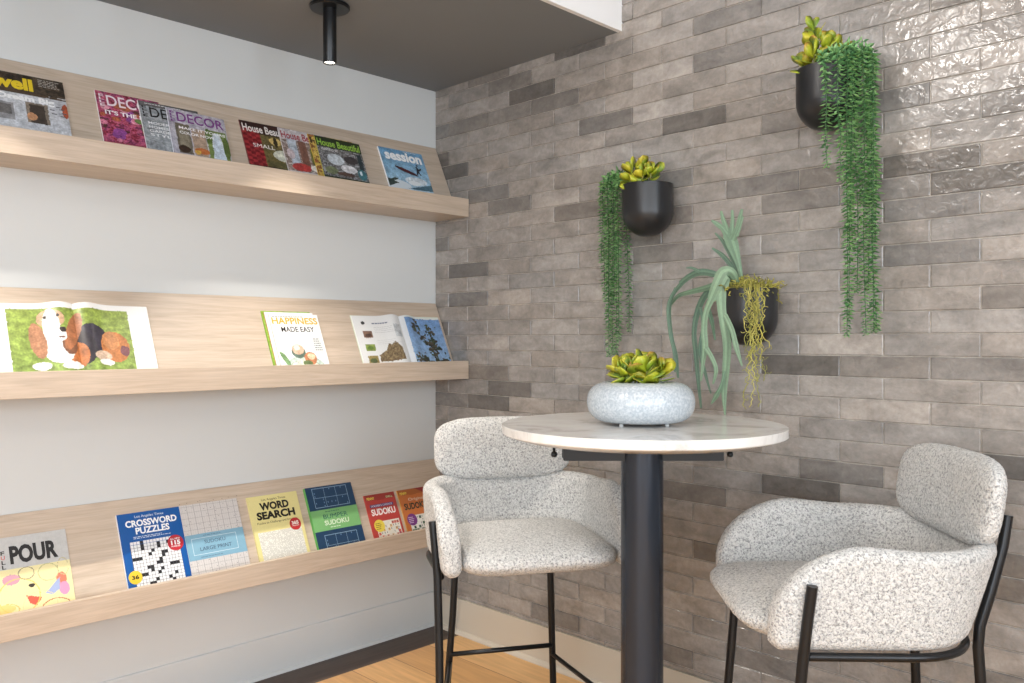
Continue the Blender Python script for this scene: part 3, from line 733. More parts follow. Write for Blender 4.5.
p = Page(.206, .274, (234, 220, 140), nx=80, ny=100)
p.fn(lambda u, v: .08 < u < .94 and v < .50, lambda u, v: (236, 234, 222) if (int(u*80)+int(v*100)*1) % 2 or noise.noise(Vector((u*70, v*90, 0))) > .12 else (196, 192, 180))
p.text('Los Angeles Times', .27, .925, .48, .034, (60, 56, 40), .0); p.text('WORD', .21, .80, .58, .1, (24, 22, 20), .05); p.text('SEARCH', .12, .675, .76, .1, (24, 22, 20), .05); p.text('Puzzles to Challenge and Entertain', .1, .61, .8, .03, (60, 52, 34), .0)
p.disc(.83, .545, .115, (208, 40, 44), 2); p.text('365', .76, .54, .14, .045, (250, 240, 230), .04, z=3); p.text('PUZZLES', .765, .515, .13, .014, (250, 240, 230), .02, z=3)
booklet('puzzle_book', p, 'low', -.931, 0, 'yellow word search puzzle book with a small red round badge', 'book', GB, .006, (226, 214, 150))

p = Page(.212, .276, (120, 190, 110), nx=80, ny=100)
navy = (28, 66, 104)
p.rect(0, .66, 1, 1, navy); p.rect(0, 0, 1, .36, navy)
def sgrid(p, u0, v0, u1, v1, nx_, ny_, c):
    p.frame(u0, v0, u1, v1, .009, c, 2)
    for i in range(1, nx_): uu = u0+(u1-u0)*i/nx_; p.flat(uu-.003, v0, uu+.003, v1, c, 2)
    for i in range(1, ny_): vv = v0+(v1-v0)*i/ny_; p.flat(u0, vv-.0025, u1, vv+.0025, c, 2)
    r2 = random.Random(4)
    for i in range(nx_*3):
        for j in range(ny_*3):
            if r2.random() < .22:
                uu = u0+(u1-u0)*(i+.5)/(nx_*3); vv = v0+(v1-v0)*(j+.5)/(ny_*3); p.flat(uu-.01, vv-.012, uu+.006, vv+.01, (110, 150, 190), 1)
sgrid(p, .13, .69, .87, .975, 3, 2, (150, 186, 214)); sgrid(p, .17, .0, .86, .30, 3, 2, (150, 186, 214))
p.text('BUMPER', .24, .525, .52, .068, (36, 96, 96), .0); p.text('SUDOKU', .24, .435, .52, .068, (226, 244, 214), .02); smalltext(p, .3, .62, .4, 1, (50, 110, 90), .01); smalltext(p, .34, .395, .3, 1, (230, 244, 220), .01)
booklet('puzzle_book', p, 'low', -.692, 0, 'thick green and navy bumper sudoku book with a green spine', 'book', GB, .014, (92, 168, 84))

def digest(bg, title, tcol, badge, bcol, seed, pen=True):
    p = Page(.15, .212, bg, nx=60, ny=80)
    p.ell(.5, 1.0, .8, .12, tuple(int(c*.85) for c in bg))
    p.rect(.15, 0, .93, .46, (240, 232, 216)) 
    r2 = random.Random(seed)
    for j in range(7):
        for i in range(9):
            c = [(236, 230, 214), (246, 240, 226), (240, 190, 120), (226, 100, 84)][0 if r2.random() < .4 else r2.choice([1, 1, 2, 3])] if seed == 1 else ((240, 240, 232) if r2.random() < .72 else (40, 96, 70))
            p.flat(.17+i*.083, .01+j*.062, .17+i*.083+.072, .01+j*.062+.052, c, 1)
            if r2.random() < .5: p.flat(.19+i*.083, .03+j*.062, .19+i*.083+.02, .03+j*.062+.03, (70, 70, 80), 2)
    p.text(title, .1, .59, .8, .125, tcol, .035, z=2); p.text('PENNY', .06, .90, .25, .05, (250, 220, 70), .03)
    p.disc(.25, .38, .17, badge, 3); smalltext(p, .13, .42, .22, 4, bcol, .014, .035, z=4)
    return p
p = digest((206, 62, 54), 'SUDOKU', (248, 240, 236), (244, 214, 60), (110, 90, 20), 1)
p.flat(.1, .745, .88, .80, (90, 70, 130), 1); p.text("SOLVER'S CHOICE", .14, .755, .7, .035, (236, 220, 236), .02, z=2); p.text('DELL', .7, .9, .22, .04, (200, 230, 160), .02)
p.poly([(.78, .3), (.84, .32), (.98, .05), (.92, .03)], (110, 60, 130))
booklet('puzzle_book', p, 'low', -.43, 0, 'small red sudoku book with a yellow round badge', 'book', GB, .006, (196, 70, 60))
p = digest((214, 112, 46), 'SUDOKU', (40, 50, 40), (130, 50, 140), (236, 210, 236), 2)
p.poly([(.6, 1), (1, 1), (1, .88), (.86, .9)], (160, 40, 40)); p.text('Original', .3, .76, .55, .06, (240, 222, 200), .0)
booklet('puzzle_book', p, 'low', -.262, 0, 'small orange sudoku book with a purple badge, right end of lowest shelf', 'book', GB, .006, (206, 150, 70))

# ------------------------------------------------------------------ table
TC = world(.352, 2.272); TZ = 1.05
t = tag(empty('bar_table', (TC.x, TC.y, 0)), 'tall round bar table with white marble top and black pedestal', 'table')
m = MB(); RTb = .379
m.lathe([(0, TZ-.036), (RTb-.042, TZ-.036), (RTb-.008, TZ-.026), (RTb-.002, TZ-.0235), (RTb, TZ-.021), (RTb, TZ-.002), (RTb-.002, TZ), (0, TZ)], 160)
o = m.build('tabletop', M['marble'], t); smooth_by_angle(o, 25)
m = MB(); m.lathe([(0, .012), (.057, .012), (.057, TZ-.041), (0, TZ-.041)], 64); o = m.build('column', M['pedestal'], t); smooth_by_angle(o)
m = MB(); m.lathe([(0, 0), (.145, 0), (.15, .003), (.15, .008), (.146, .0115), (0, .0115)], 96); o = m.build('base_plate', M['pedestal'], t); smooth_by_angle(o)
ang = YAW
m = MB()
for a in (ang,):
    q = Matrix.Rotation(a, 4, 'Z'); mm = MB(); mm.box((-.215, -.026, TZ-.041), (.215, .026, TZ-.0365)); mm.prism_y([(-.215, TZ-.041), (.215, TZ-.041), (.215, TZ-.094), (.212, TZ-.097), (-.212, TZ-.097), (-.215, TZ-.094)], -.026, -.021); mm.prism_y([(-.215, TZ-.041), (.215, TZ-.041), (.215, TZ-.094), (.212, TZ-.097), (-.212, TZ-.097), (-.215, TZ-.094)], .021, .026)
    m.add([q @ Vector(v) for v in mm.v], mm.f)
m.build('support_bracket', M['black'], t)
for s in (-1, 1):
    m = MB(); cx = RT*(.238*s); 
    m.lathe([(0, TZ-.091), (.007, TZ-.089), (.009, TZ-.083), (.007, TZ-.077), (.004, TZ-.075), (.004, TZ-.045), (.018, TZ-.042), (.018, TZ-.0365), (0, TZ-.0365)], 20, (cx.x, cx.y, 0))
    m.build('mounting_bolt', M['black'], t, smooth=True)

# bowl with a succulent on the table
BC = Vector((TC.x, TC.y, TZ))+RT*(-.004)+FW*.0
t = tag(empty('ceramic_bowl', (BC.x, BC.y, TZ)), 'squat white speckled glazed bowl in the middle of the marble tabletop', 'bowl')
m = MB(); prof = []
for i in range(30):
    a = -PI/2+.35+(PI-.55)*i/29; ca, sa = math.cos(a), math.sin(a)
    r = .083+.062*(abs(ca)**.85); z = .06+.0545*math.copysign(abs(sa)**.9, sa)
    prof.append((r, z))
prof = [(0, .0048), (.07, .0048)]+prof+[(.088, .1145), (.084, .112), (.082, .105), (.082, .09), (0, .088)]
m.lathe(prof, 96); o = m.build('bowl_body', M['glaze'], t); smooth_by_angle(o, 50)
for k in range(4):
    a = YAW+PI/4+k*PI/2; m = MB(); m.lathe([(0, 0), (.005, 0), (.006, .002), (.005, .0055), (0, .0055)], 14, (.085*math.cos(a), .085*math.sin(a), 0)); m.build('foot', M['foot'], t, smooth=True)
m = MB(); m.lathe([(0, .0885), (.0815, .0885), (.0815, .098), (.05, .102), (0, .103)], 40); m.build('soil', M['soil'], t, smooth=True)

def jade_leaf(mb, base, d, up, L, Wd, ctip, cbase, thick=.0024):
    d = d.normalized(); s = d.cross(up)
    if s.length < 1e-3: s = d.orthogonal()
    s.normalize(); u = s.cross(d).normalized()
    n = 7; rows = []
    for i in range(n+1):
        q = i/n; w = Wd*.5*(max(0, math.sin(PI*min(1, q**1.6))))**.55 if 0 < q < 1 else .0012
        if i == 0: w = .0018
        c = base+d*(L*q)+u*(L*.12*(q*q))          # curls up a little
        th = thick*(.4+.9*math.sin(PI*min(1, q*.95+.05)))
        rows.append([c-s*w+u*.0015*w/max(Wd, .001), c+u*th*.5-u*.0004, c+s*w, c-u*th*.5])
    vs = [v for r_ in rows for v in r_]
    for i in range(n):
        q = (i+.5)/n; k = max(0, (q-.6)/.4)**1.6
        col = tuple(cbase[j]*(1-k)+ctip[j]*k for j in range(3))
        for j in range(4):
            a, b2 = i*4+j, i*4+(j+1) % 4
            if j == 0 and i == 0: base_i = len(mb.v); mb.v += [tuple(v) for v in vs]
            mb.f.append((base_i+a, base_i+b2, base_i+b2+4, base_i+a+4)); mb.c.append(col)
    mb.f.append((base_i+n*4, base_i+n*4+1, base_i+n*4+2, base_i+n*4+3)); mb.c.append(ctip)

def jade(name, loc, stems, label, seed, Lr=(.03, .042), outline=None, parent=None):
    rr = random.Random(seed)
    t = tag(empty(name, loc), label, 'succulent')
    st = MB()
    fol = MB()
    for (b0, tip, nl) in stems:
        b0, tip = Vector(b0), Vector(tip); ax = tip-b0
        st.tube([b0, b0+ax*.5+Vector((rr.uniform(-.003, .003),)*3), tip], [.0032, .0028, .0022], 8, lin((120, 120, 50)))
        for k in range(nl):
            q = .35+.65*k/max(1, nl-1) if nl > 1 else 1
            a = k*2.4+rr.uniform(-.3, .3)+seed
            el = .15+1.0*q**2+rr.uniform(-.15, .15)
            axn = ax.normalized(); o1 = axn.orthogonal().normalized(); o2 = axn.cross(o1)
            d = (o1*math.cos(a)+o2*math.sin(a))*math.cos(el)+axn*math.sin(el)
            L = rr.uniform(*Lr)*(1-.25*q*(k == nl-1))
            g1 = rr.choice([(150, 164, 40), (168, 176, 44), (128, 152, 44), (186, 176, 50), (112, 140, 46)])
            tp = rr.choice([(190, 178, 56), (186, 166, 56), (176, 174, 50), (184, 130, 56), (190, 186, 60)])
            upv = (Vector((0, 0, .7))+Vector((rr.uniform(-.7, .7), rr.uniform(-1.0, .2), rr.uniform(-.2, .4)))).normalized()
            jade_leaf(fol, b0+ax*q, d, upv, L, L*rr.uniform(.72, .88), lin(tp), lin(g1))
    st.build('stem', M['leaf'], t, smooth=True, colors=True)
    fol.build('foliage', M['leaf'], t, smooth=True, colors=True)
    return t
rr = random.Random(2)
stems = []
for k in range(9):
    a = k*2.39; r = .012+.03*math.sqrt(k/9)
    stems.append(((r*math.cos(a), r*math.sin(a), -.012), (1.5*r*math.cos(a), 1.5*r*math.sin(a), .024+.018*(1-k/9)), 7))
jade('jade_plant', (BC.x, BC.y, TZ+.112), stems, 'yellow-green jade succulent growing low in the white bowl on the table', 4, (.048, .062))

# ------------------------------------------------------------------ wall planters
def planter(loc, label):
    t = tag(empty('wall_planter', loc), label, 'planter', 'matt black round-bottomed planters on the tiled wall')
    m = MB(); r = .086; prof = []
    for i in range(13):
        a = i/12*PI/2; prof.append((r*math.sin(a)**.92, -.088-.086*math.cos(a)))
    prof[0] = (0, -.174)
    prof += [(r, -.05), (r, -.001), (r-.0015, 0), (r-.004, 0), (r-.005, -.002), (r-.005, -.03), (0, -.03)]
    m.lathe(prof, 64); o = m.build('pot_body', M['satin_black'], t); smooth_by_angle(o, 45)
    m = MB(); m.lathe([(0, -.0295), (r-.0055, -.0295), (r-.0055, -.014), (.04, -.008), (0, -.006)], 32); m.build('soil', M['soil'], t, smooth=True)
    m = MB(); m.box((-.022, r-.012, -.09), (.022, -loc[1]-.0015, -.03)); m.build('wall_bracket', M['black'], t)
    return t
def pot_at(px, rim_py):
    p = at(px, rim_py, -.094); return (p.x, p.y, p.z)
PA = pot_at(647.5, 185); PB = pot_at(827.5, 69.5); PC = pot_at(748.5, 289)
planter(PA, 'black wall planter at left, nearest the shelves')
planter(PB, 'highest black wall planter, at upper right of the tiled wall')
planter(PC, 'lowest black wall planter, holding the staghorn fern')

def strand(parent, path, seed, leafL=.023, dens=.0088, rad0=.0012):
    """one trailing shoot with small pointed leaves all round"""
    rr = random.Random(seed); m = MB()
    P = [Vector(p) for p in path]
    # resample
    pts = []; 
    def cat(p0, p1, p2, p3, t):
        return .5*((2*p1)+(-p0+p2)*t+(2*p0-5*p1+4*p2-p3)*t*t+(-p0+3*p1-3*p2+p3)*t**3)
    for i in range(len(P)-1):
        p0, p1, p2, p3 = P[max(i-1, 0)], P[i], P[i+1], P[min(i+2, len(P)-1)]
        n = max(2, int((p2-p1).length/dens))
        for k in range(n): pts.append(cat(p0, p1, p2, p3, k/n))
    pts.append(P[-1])
    m.tube(pts[::3]+[pts[-1]], rad0, 5, lin((60, 100, 56)))
    for i, p in enumerate(pts):
        t_ = (pts[min(i+1, len(pts)-1)]-pts[max(i-1, 0)]).normalized()
        o1 = t_.orthogonal().normalized(); o2 = t_.cross(o1)
        L0 = leafL*(1 if i < len(pts)-10 else .5+.05*(len(pts)-i))
        for k in range(3):
            a = i*1.05+k*PI/1.5+rr.uniform(-.25, .25)
            out = o1*math.cos(a)+o2*math.sin(a)
            d = (out*.85+t_*rr.uniform(.1, .55)).normalized(); L = L0*rr.uniform(.75, 1.15); w = L*.24
            s = d.cross(t_).normalized(); u = s.cross(d)
            c = lin(rr.choice([(98, 146, 86), (122, 168, 102), (78, 128, 74), (138, 182, 120), (64, 110, 62)]))
            b0 = p+out*.001
            m.add([b0, b0+d*L*.4+s*w-u*.001, b0+d*L+u*L*.06-t_*L*.12, b0+d*L*.4-s*w-u*.001, b0+d*L*.42+u*.0022],
                  [(0, 1, 4), (1, 2, 4), (2, 3, 4), (3, 0, 4), (0, 3, 2, 1)], c)
    return m.build('strand', M['leaf_matt'], parent, colors=True)

def trailing(pot, label, specs, seed):
    t = tag(empty('trailing_plant', pot), label, 'trailing plant')
    for i, (sx, sy, px, ytop, ybot, off, bulge) in enumerate(specs):
        # sx, sy: where the shoot leaves the soil; px: measured column where it hangs; off: distance off the wall
        top = at(px, ytop, off)-Vector(pot); bot = at(px+bulge, ybot, off)-Vector(pot)
        s0 = Vector((sx, sy, -.012)); 
        mid = Vector(((sx*.55+top.x*.45), (sy*.6+top.y*.4), max(.022, top.z+.004)))
        j = R.uniform(-.006, .006)
        strand(t, [s0, mid, top, top*.66+bot*.34+Vector((j, -j*.5, 0)), top*.33+bot*.67+Vector((-j, j*.4, 0)), bot], seed*50+i)
    return t
trailing(PA, 'trailing green plant hanging from the left side of the leftmost planter', [
    (-.060, -.01, 604, 181, 262, -.10, -3), (-.05, -.03, 608, 180, 356, -.115, 1), (-.055, .02, 612, 178, 354, -.08, 1),
    (-.05, -.04, 618, 184, 340, -.125, 1), (-.05, .03, 617, 182, 357, -.06, -1), (-.045, -.02, 603, 186, 300, -.085, 2), (-.05, .05, 627, 205, 331, -.03, 2),
    (-.06, .01, 614, 190, 300, -.10, 0), (-.055, .0, 609, 190, 330, -.095, 0)], 3)
trailing(PB, 'long trailing green plant hanging from the right of the highest planter', [
    (.0, -.05, 825, 72, 166, -.20, 2), (.02, -.05, 838, 58, 180, -.19, 2), (.03, -.04, 847, 54, 336, -.16, 0), (.03, -.02, 855, 50, 292, -.13, 2),
    (.05, -.02, 862, 50, 334, -.12, 4), (.055, .0, 872, 54, 332, -.10, 2), (.05, .03, 873, 52, 240, -.07, 2), (.05, .01, 866, 49, 330, -.09, 11),
    (.04, .0, 849, 50, 250, -.10, 4), (.05, .02, 859, 48, 200, -.08, 4), (.04, -.03, 852, 56, 318, -.15, -3), (.03, .03, 868, 52, 290, -.06, 0)], 5)

jade('jade_plant', PA, [((-.02, -.03, -.01), (-.035, -.045, .05), 6), ((.0, -.02, -.01), (-.004, -.02, .062), 9), ((.02, -.02, -.01), (.012, -.03, .05), 7), ((.03, -.03, -.01), (.045, -.045, .03), 6), ((.01, -.05, -.01), (.03, -.065, .022), 6), ((-.02, -.05, -.01), (-.03, -.06, .018), 6), ((.0, .01, -.01), (.02, .0, .045), 6)],
     'yellow-green jade succulent standing in the leftmost planter', 9, (.042, .056))
jade('jade_plant', PB, [((-.02, -.03, -.01), (-.02, -.03, .075), 8), ((-.02, -.03, .06), (-.025, -.03, .115), 6), ((.0, -.02, -.01), (.012, -.02, .07), 8), ((-.04, -.03, -.01), (-.055, -.045, .016), 7), ((-.01, -.05, -.01), (-.015, -.06, .03), 7), ((.01, .0, -.01), (.03, .0, .06), 5)],
     'tall yellow-green jade succulent standing in the highest planter', 7, (.040, .056))

# staghorn fern
def ribbon(parent, pts, widths, cols, seed=0, name='frond'):
    """a leathery strap: centre line, half widths, slight keel and real thickness"""
    P = [Vector(p) for p in pts]; m = MB(); S = []; n = 5
    W_ = []
    for i in range(len(P)-1):
        p0, p1, p2, p3 = P[max(i-1, 0)], P[i], P[i+1], P[min(i+2, len(P)-1)]
        for k in range(n):
            q = k/n; S.append(.5*((2*p1)+(-p0+p2)*q+(2*p0-5*p1+4*p2-p3)*q*q+(-p0+3*p1-3*p2+p3)*q**3)); W_.append(widths[i]*(1-q)+widths[i+1]*q)
    S.append(P[-1]); W_.append(widths[-1])
    vs = []; 
    for i, p in enumerate(S):
        tn = (S[min(i+1, len(S)-1)]-S[max(i-1, 0)]).normalized()
        view = Vector((.45, -1, .1)); s = tn.cross(view)
        if s.length < .2: s = RT.copy()
        s.normalize(); nn = s.cross(tn).normalized()
        if nn.y > 0: nn = -nn
        w = W_[i]; th = .0012; wob = 0
        for (a, b2) in ((-1, -.22), (-.5, .1), (0, .28), (.5, .1), (1, -.22)):
            vs.append(p+s*w*a+nn*(w*b2*.3+wob))
        for (a, b2) in ((1, -.22), (.5, .1), (0, .28), (-.5, .1), (-1, -.22)):
            vs.append(p+s*w*a*.96+nn*(w*b2*.3-th+wob))
    k = 10; fs = []
    for i in range(len(S)-1):
        for j in range(k): fs.append((i*k+j, i*k+(j+1) % k, (i+1)*k+(j+1) % k, (i+1)*k+j))
    fs += [tuple(range(k))[::-1], tuple((len(S)-1)*k+j for j in range(k))]
    m.add(vs, fs)
    rr = random.Random(seed)
    m.c = [lin(tuple(c*(1+(.0, -.10, .08, -.06, 0, 0, -.1, .08, -.06, 0)[j % 10]) for c in cols)) for j in range(len(m.f))]
    return m
def frond(t, branches, col, seed):
    m = MB()
    for b2 in branches:
        b2 = (b2[0], [q*(.66 if i < 2 else .8) for i, q in enumerate(b2[1])])
        r_ = ribbon(None, [at(x, y, o)-t.location for x, y, o in b2[0]], b2[1], col, seed)
        n = len(m.v); m.v += r_.v; m.f += [tuple(i+n for i in f) for f in r_.f]; m.c += r_.c
    o = m.build('frond', M['leaf_matt'], t, colors=True); smooth_by_angle(o, 32); return o
t = tag(empty('staghorn_fern', PC), 'grey-green staghorn fern with forked straps arching from the lowest planter', 'fern')
g1, g2, g3 = (104, 130, 104), (88, 114, 94), (118, 142, 114)
# upright fan
frond(t, [([(742, 280, -.10), (738, 262, -.10), (733, 246, -.10), (729, 234, -.10)], [.006, .014, .022, .026]),
          ([(730, 240, -.10), (723, 229, -.105), (717, 224, -.11), (711.5, 220.5, -.12)], [.018, .012, .009, .004]),
          ([(729, 238, -.10), (725.5, 226, -.10), (723, 219, -.10), (721, 211, -.10)], [.016, .011, .008, .004]),
          ([(731, 238, -.10), (732, 226, -.10), (732.5, 218, -.10), (732, 210, -.10)], [.016, .010, .007, .0045]),
          ([(732, 240, -.10), (737, 228, -.10), (740, 217, -.10), (742, 209, -.10)], [.018, .010, .008, .0045]),
          ([(736, 236, -.10), (740, 226, -.10), (743, 216, -.10)], [.012, .007, .003])], g1, 1)
frond(t, [([(741, 278, -.095), (734, 262, -.09), (727, 248, -.09), (721, 239, -.095), (715, 233, -.10)], [.005, .01, .009, .006, .003])], g2, 2)
frond(t, [([(740, 277, -.085), (730, 264, -.08), (722, 255, -.08), (712, 248, -.085)], [.005, .011, .009, .003])], g2, 3)
# big forked frond in front, hanging
frond(t, [([(738, 284, -.13), (732, 273, -.16), (724, 273, -.18), (717, 286, -.19), (711, 300, -.19)], [.012, .020, .026, .022, .016]),
          ([(713, 296, -.19), (706, 312, -.19), (704, 330, -.185), (705, 346, -.18), (703, 362, -.175), (701, 381, -.17)], [.016, .013, .012, .012, .008, .003]),
          ([(706, 348, -.18), (712, 358, -.18), (716, 370, -.175), (713, 384, -.17)], [.012, .010, .008, .0035])], g3, 4)
frond(t, [([(733, 280, -.13), (727, 276, -.16), (722, 290, -.18), (722, 306, -.18), (724, 324, -.18), (727, 344, -.17), (726, 368, -.16), (724, 392, -.15), (725, 415, -.15)], [.014, .022, .022, .019, .016, .016, .014, .011, .003]),
          ([(725, 315, -.18), (732, 330, -.185), (736, 346, -.185), (742, 366, -.18)], [.012, .011, .010, .003])], g3, 5)
# left arching fronds
frond(t, [([(734, 280, -.12), (718, 275, -.15), (702, 272, -.15), (690, 276, -.14), (680, 284, -.13)], [.012, .014, .014, .012, .011]),
          ([(682, 283, -.13), (672, 296, -.12), (669, 312, -.11), (671, 336, -.10), (676, 356, -.10), (678, 378, -.10)], [.011, .010, .009, .009, .008, .004]),
          ([(676, 288, -.13), (668, 306, -.13), (670, 334, -.13), (674, 352, -.13), (675, 372, -.13)], [.008, .007, .006, .006, .003]),
          ([(700, 272, -.15), (692, 268, -.15), (686, 268, -.15)], [.010, .006, .002])], g2, 6)
frond(t, [([(734, 284, -.11), (720, 283, -.12), (706, 288, -.12), (690, 292, -.11), (678, 296, -.10), (670, 306, -.09)], [.010, .013, .012, .010, .008, .004])], g1, 7)
frond(t, [([(732, 284, -.10), (718, 286, -.11), (706, 294, -.11), (698, 310, -.10), (694, 332, -.10), (696, 354, -.10), (698, 378, -.10), (701, 408, -.10)], [.010, .013, .013, .012, .010, .010, .008, .004]),
          ([(700, 306, -.10), (703, 326, -.11), (700, 350, -.11), (706, 376, -.12), (711, 394, -.12)], [.008, .008, .008, .006, .002])], g2, 8)
frond(t, [([(730, 286, -.09), (716, 292, -.08), (708, 306, -.08), (712, 322, -.08), (715, 340, -.08)], [.009, .011, .011, .008, .003])], (104, 138, 112), 9)
frond(t, [([(727, 360, -.16), (722, 384, -.16), (716, 396, -.16), (711, 404, -.16)], [.008, .008, .010, .002])], g1, 10)

# hanging moss
t = tag(empty('hanging_moss', PC), 'tangled yellow-green moss spilling over the front of the lowest planter', 'moss')
rr = random.Random(21)
def curly(p, n, step, drift, wig):
    p = Vector(p); out = [p.copy()]; d = Vector((rr.uniform(-1, 1), rr.uniform(-1, 1), rr.uniform(-.3, 1))).normalized()
    for i in range(n):
        d = (d+Vector((rr.gauss(0, wig), rr.gauss(0, wig*.6), rr.gauss(0, wig)))+Vector(drift)).normalized(); p = p+d*step; out.append(p.copy())
    return out
m = MB()
for i in range(360):
    a = rr.uniform(0, 2*PI); r = .084*math.sqrt(rr.random())
    pts = curly((r*math.cos(a), r*math.sin(a), -.004+.010*(1-r/.084)), rr.randint(6, 11), .006, (.04*math.cos(a), .04*math.sin(a)-.03, .05 if r < .06 else -.16), .8)
    m.tube(pts, .0016, 5, lin(rr.choice([(168, 158, 66), (150, 146, 60), (186, 176, 88), (120, 114, 50)])))
m.build('moss_cushion', M['leaf_matt'], t, smooth=True, colors=True)
for i in range(18):
    m = MB(); x0 = rr.gauss(753, 5); L = rr.choice([30, 40, 55, 70, 90]) if i > 2 else 115
    off = -.19+rr.uniform(-.012, .008)
    c = lin(rr.choice([(170, 160, 74), (152, 148, 66), (184, 174, 92), (140, 138, 66)]))
    p0 = at(x0, 286, -.15)-Vector(PC); p0.z = .004; lip = at(x0, 290, off)-Vector(PC)
    pts = [p0, (p0+lip)*.5+Vector((0, 0, .012)), lip]
    xx = x0; y = 290
    while y < 290+L:
        y += 2.6; xx += rr.gauss(0, 1.5)+(753-xx)*.05
        pts.append(at(xx, y, off)-Vector(PC)+Vector((0, rr.uniform(-.003, .003), 0)))
        if rr.random() < .3 and len(pts) > 4:
            m.tube(curly(pts[-1], 5, .004, (rr.uniform(-.2, .2), -.05, -.15), .8), .0009, 4, c)
    m.tube(pts, [.0014]*len(pts), 5, c)
    m.build('moss_strand', M['leaf_matt'], t, smooth=True, colors=True)

# ------------------------------------------------------------------ stools
def fuzz(v, n, amp=.0016):
    q = noise.noise(v*150)+.6*noise.noise(v*300+Vector((3, 1, 2)))
    return v+n*(amp*q)
def finish_fabric(mb, name, parent, amp=.0019):
    o = mb.build(name, M['boucle'], parent, smooth=True, weld=True)
    me = o.data; nn = [v.normal.copy() for v in me.vertices]
    for v, n in zip(me.vertices, nn): v.co = fuzz(v.co.copy(), n, amp)
    return o
def sgnpow(x, p): return math.copysign(abs(x)**p, x)
def superq(fn, nu=240, nv=110):
    """fn(a, b): a around the outline, b through the thickness"""
    m = MB(); vs = [fn(0, -PI/2)]
    for j in range(1, nv):
        b2 = -PI/2+PI*j/nv
        for i in range(nu): vs.append(fn(2*PI*i/nu, b2))
    vs.append(fn(0, PI/2)); fs = []
    for i in range(nu): fs.append((0, 1+(i+1) % nu, 1+i))
    for j in range(nv-2):
        for i in range(nu): a = 1+j*nu; fs.append((a+i, a+(i+1) % nu, a+nu+(i+1) % nu, a+nu+i))
    a = 1+(nv-2)*nu; last = len(vs)-1
    for i in range(nu): fs.append((a+i, a+(i+1) % nu, last))
    m.add(vs, fs); return m
ZB_, ZT_ = .578, .802
def _path(h):
    fr = .235; ax = .185+.085*h; bl = .272+.016*h; cx = -.07; e = 2.5; raw = []
    for i in range(60): q = i/60; raw.append((fr+(cx-fr)*q, bl))
    for i in range(2001):
        q = i/2000*PI; raw.append((cx-ax*abs(math.sin(q))**(2/e), bl*sgnpow(math.cos(q), 2/e)))
    for i in range(60): q = (59-i)/60; raw.append((fr+(cx-fr)*q, -bl))
    acc = [0]
    for a, b2 in zip(raw, raw[1:]): acc.append(acc[-1]+math.hypot(a[0]-b2[0], a[1]-b2[1]))
    out = []; k = 0; n = 800
    for i in range(n+1):
        d = acc[-1]*i/n
        while k < len(acc)-2 and acc[k+1] < d: k += 1
        t = (d-acc[k])/max(1e-9, acc[k+1]-acc[k]); out.append((raw[k][0]*(1-t)+raw[k+1][0]*t, raw[k][1]*(1-t)+raw[k+1][1]*t))
    for _ in range(300): out = [out[0]]+[tuple((out[m-1][c]+2*out[m][c]+out[m+1][c])/4 for c in (0, 1)) for m in range(1, n)]+[out[-1]]
    return out
_P0, _P1 = _path(0), _path(1)
def band_center(s, z):
    """s in [0,1] from the front of the left arm round the back to the front of the right arm"""
    h = (z-ZB_)/(ZT_-ZB_); f = max(0, min(1, s))*800; i = min(799, int(f)); t = f-i
    a = [_P0[i][c]*(1-t)+_P0[i+1][c]*t for c in (0, 1)]; b2 = [_P1[i][c]*(1-t)+_P1[i+1][c]*t for c in (0, 1)]
    return Vector((a[0]+(b2[0]-a[0])*h, a[1]+(b2[1]-a[1])*h, z))
def arm_top(d):      # height of the upper edge at distance d behind the arm's front end
    r = .19
    if d >= r: return ZT_+.012*max(0, 1-(d-r)/.115)
    q = 1-d/r; return ZB_+.055+(ZT_+.012-ZB_-.055)*(1-q**1.85)**(1/1.85)
KS = .94; ZS = 1.28*(1-KS)
